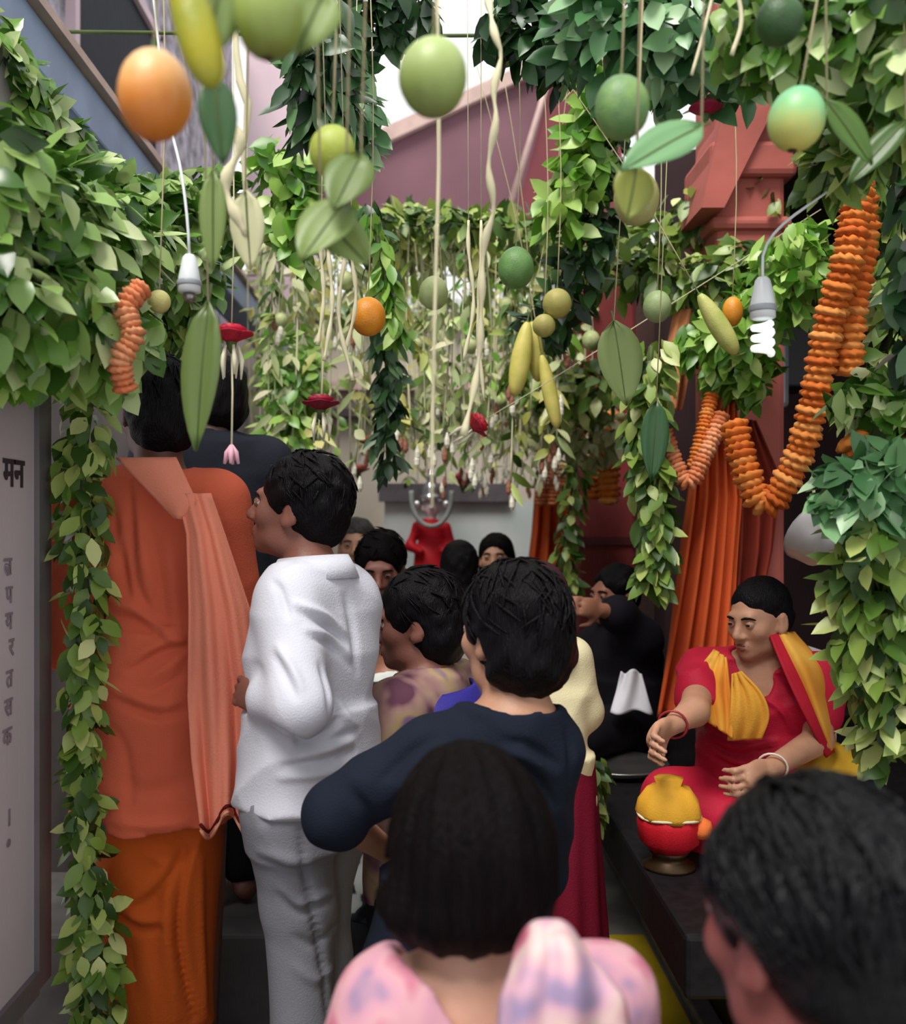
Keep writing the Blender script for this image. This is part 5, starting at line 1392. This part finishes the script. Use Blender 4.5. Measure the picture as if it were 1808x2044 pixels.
v, f = lathe_data([(.075, -.05), (.078, -.04), (.05, -.025), (.05, -.012), (.06, .002), (.02, .004)], 22); mesh_obj('stand', v, f, mat('dark brass stand', '3a2a18', rough=.4, metal=.6), pot)
v, f = lathe_data([(.028, .0), (.036, .02), (.030, .045), (.01, .055)], 14, (.085, -.03, .05)); mesh_obj('orange_tuft', v, f, cloth_mat('orange tuft', 'cf6a34'), pot)
tube('tie', [Vector((.091*math.cos(a), .091*math.sin(a), .107+.003*math.sin(3*a))) for a in np.linspace(0, 6.28, 26)], .004, M_CORDW, yc, 6)

# --- dark shirted person on the higher step
loc, H = stand(425, 712, 2.84, .58)
p = Person('person in a dark navy shirt on the higher step, half hidden by the robe', loc, rad(30), H, S_DARK, None, yaw=30, res=.010, build=1.1)
p.hair(HAIR_BLACK, 'full', vol=.012, seed=6, res=.008)
p.top('shirt', cloth_mat('dark navy shirt', '23262f', var=.1), t=.022, hem=.72, sleeve='long', disp=fold(.005), res=.010, b=1.05)
p.trousers(cloth_mat('black cotton', '131216'), t=.016, res=.012)

# --- people further in
loc, H = stand(715, 1034, 4.3, 0)
p = Person('older man looking this way with greying hair, behind the white shirt', loc, rad(168), H, S_LIGHT, None, yaw=10, pitch=4, res=.009, brow=HAIR_GREY, hs=1.05)
p.hair(HAIR_GREY, 'short', vol=.008, res=.009, seed=7); p.top('shirt', cloth_mat('brown shirt', '3a2a28'), t=.015, res=.011, disp=fold(.004)); p.trousers(cloth_mat('brown trousers', '2d2624'), res=.013)
loc, H = stand(762, 1064, 3.5, 0)
p = Person('man with dark hair looking down, in a dark top behind the white shirt', loc, rad(172), H, S_BROWN, None, yaw=6, pitch=-14, res=.008, hs=1.05)
p.hair(HAIR_BROWN, 'short', vol=.014, res=.008, locks=80, seed=8); p.top('shirt', cloth_mat('black top', '17141a'), t=.015, res=.010, disp=fold(.004)); p.trousers(cloth_mat('black trousers far', '161418'), res=.012)
M_BW = blotch_mat('black and white print', 'c9d0cc', [(.36, '14161a'), (.46, '3c4244'), (.50, 'c5cdc8'), (.60, 'd6dad4')], scale=15)
loc, H = stand(775, 1190, 2.85, 0)
p = Person('short person in a black and white print top behind the white shirt', loc, rad(60), H, S_MED, dict(elL=(-.2, .2, 1.2), wrL=(-.1, .36, 1.30)), yaw=20, res=.009, hs=.9)
p.hair(HAIR_BLACK, 'short', vol=.012, res=.009, seed=9); p.top('print_top', M_BW, t=.022, sleeve='long', res=.009, disp=fold(.008, (16, 12, 20)), hem=.6, flare=.03); p.trousers(cloth_mat('grey trousers far', '4a4c50'), res=.012)
loc, H = stand(848, 1146, 2.40, 0)
p = Person('man with black hair in profile in a patterned tan shirt, left of the navy T-shirt', loc, rad(62), H, S_BROWN, dict(elL=(-.26, .08, 1.15), wrL=(-.16, .28, 1.12)), yaw=22, pitch=-4, res=.007, hs=1.0)
p.hair(HAIR_BLACK, 'full', vol=.017, locks=110, seed=10, res=.007)
M_TAN = blotch_mat('tan and violet print', 'a98a7c', [(.33, '5a3848'), (.43, '8f6c6a'), (.54, 'a08474'), (.62, 'a58d62'), (.72, '7a6080')], scale=12)
p.top('print_shirt', M_TAN, t=.015, sleeve='elbow', res=.008, disp=fold(.005), neck_r=.07)
rows = []
for t in np.linspace(0, 1, 20):
    a = 6.28*t
    rows.append([p.J['neck']+np.array([(.11+.05*s)*math.cos(a), (.10+.05*s)*math.sin(a)-.01, -.012-.07*s+.01*math.sin(9*t+4*s)]) for s in np.linspace(0, 1, 8)])
sheet('violet_scarf', rows, .008, cloth_mat('violet blue scarf', '2f2a7c', rough=.5), p.root)
p.trousers(cloth_mat('dark trousers far', '1d1a20'), res=.011)
loc, H = stand(917, 1082, 4.1, 0)
p = Person('person with black hair in white, seen from behind near the idol', loc, rad(-5), H, S_MED, None, res=.010, face=False)
p.hair(HAIR_BLACK, 'full', vol=.012, res=.009, seed=11, sub_face=False); p.top('white_top', cloth_mat('white cotton', 'cfc8c6'), t=.016, res=.011, disp=fold(.005)); p.trousers(cloth_mat('white trousers', 'b8b2b0'), res=.013)
loc, H = stand(990, 1066, 4.7, 0)
p = Person('woman facing this way with long dark hair, right of the idol', loc, rad(172), H, S_LIGHT, None, yaw=-4, pitch=6, res=.010, hs=1.0)
p.hair(HAIR_BROWN, 'long', vol=.012, res=.009, seed=13); p.top('kurta', cloth_mat('dull mauve cloth', '6a5560'), t=.015, res=.011, hem=.5, flare=.05, disp=fold(.005)); p.trousers(cloth_mat('mauve trousers', '4a3c44'), res=.013)
loc, H = stand(1072, 1128, 2.6, 0)
p = Person('person in a cream kurta with a maroon head cloth, beyond the navy T-shirt', loc, rad(-8), H, S_MED, dict(shR=('w', 1140, 1310, 2.6), elR=('w', 1170, 1420, 2.62), wrR=('w', 1130, 1440, 2.78)), res=.009, face=False, hs=.95, build=.92)
p.hair(cloth_mat('maroon head cloth', '3a1c26'), 'veil', vol=.016, res=.009, rough=.001, sub_face=True, seed=14)
p.top('cream_kurta', cloth_mat('cream cotton', 'd3c9a2', var=.05), t=.008, hem=1.09, sleeve='long', flare=.004, b=.92, res=.008, disp=lambda X, Y, Z: -(.010*ridge(9*X+5*Z+4*Y, .5)+.006*ridge(15*X-9*Z, .5)))
p.skirt(cloth_mat('wine red skirt', '6a0f26', rough=.7), .03, 1.09, (.22, .20), (.155, .12), pleats=14, pa=.012, res=.010)
hd = at(1248, 1128, 3.7); loc = (hd.x, 3.7, PZ); H = hd.z-PZ
p = Person('person in black seated far back on the platform with a white lap cloth', loc, rad(100), H, S_MED,
           dict(pelvis=(0, 0, .10), waist=(0, 0, .22), chest=(0, .0, .36), neck=(0, .01, .485), shR=(.155, 0, .445), shL=(-.155, 0, .445),
                elL=('w', 1235, 1225, 3.50), wrL=('w', 1200, 1218, 3.45), elR=(.2, .12, .30), wrR=(.1, .28, .2),
                hipR=(.09, .02, .10), knR=(.26, .26, .11), anR=(-.02, .34, .07), hipL=(-.09, .02, .10), knL=(-.26, .26, .11), anL=(.04, .40, .06)),
           yaw=20, res=.009, seated=True, hs=.95)
p.hair(HAIR_BLACK, 'short', vol=.010, res=.009, seed=15)
p.top('black_shirt', cloth_mat('black cotton shirt', '15131a'), t=.02, sleeve='elbow', hem=.02, res=.009, disp=fold(.005))
f = Field(); J = p.J
for sd in 'RL': f.cap(J['hip'+sd], J['kn'+sd], .10, .08, k=.05); f.cap(J['kn'+sd], J['an'+sd], .075, .05, k=.05)
V, Q = f.build(.010, fold(.005)); mesh_obj('black_trousers', V, Q, cloth_mat('black cotton lap', '121015'), p.root)
Rz = rotz(-p.rz)
rows = []
for t in np.linspace(0, 1, 16):
    rows.append([Rz@(np.array(at(1218+s*(40+45*t)+ (22*(1-t)), 1340+t*82+5*math.sin(8*s), 3.42-.05*t+.012*math.sin(9*s+3*t)))-p.loc) for s in np.linspace(0, 1, 14)])
sheet('white_cloth', rows, .006, cloth_mat('white cloth', 'd4d2d8'), p.root)
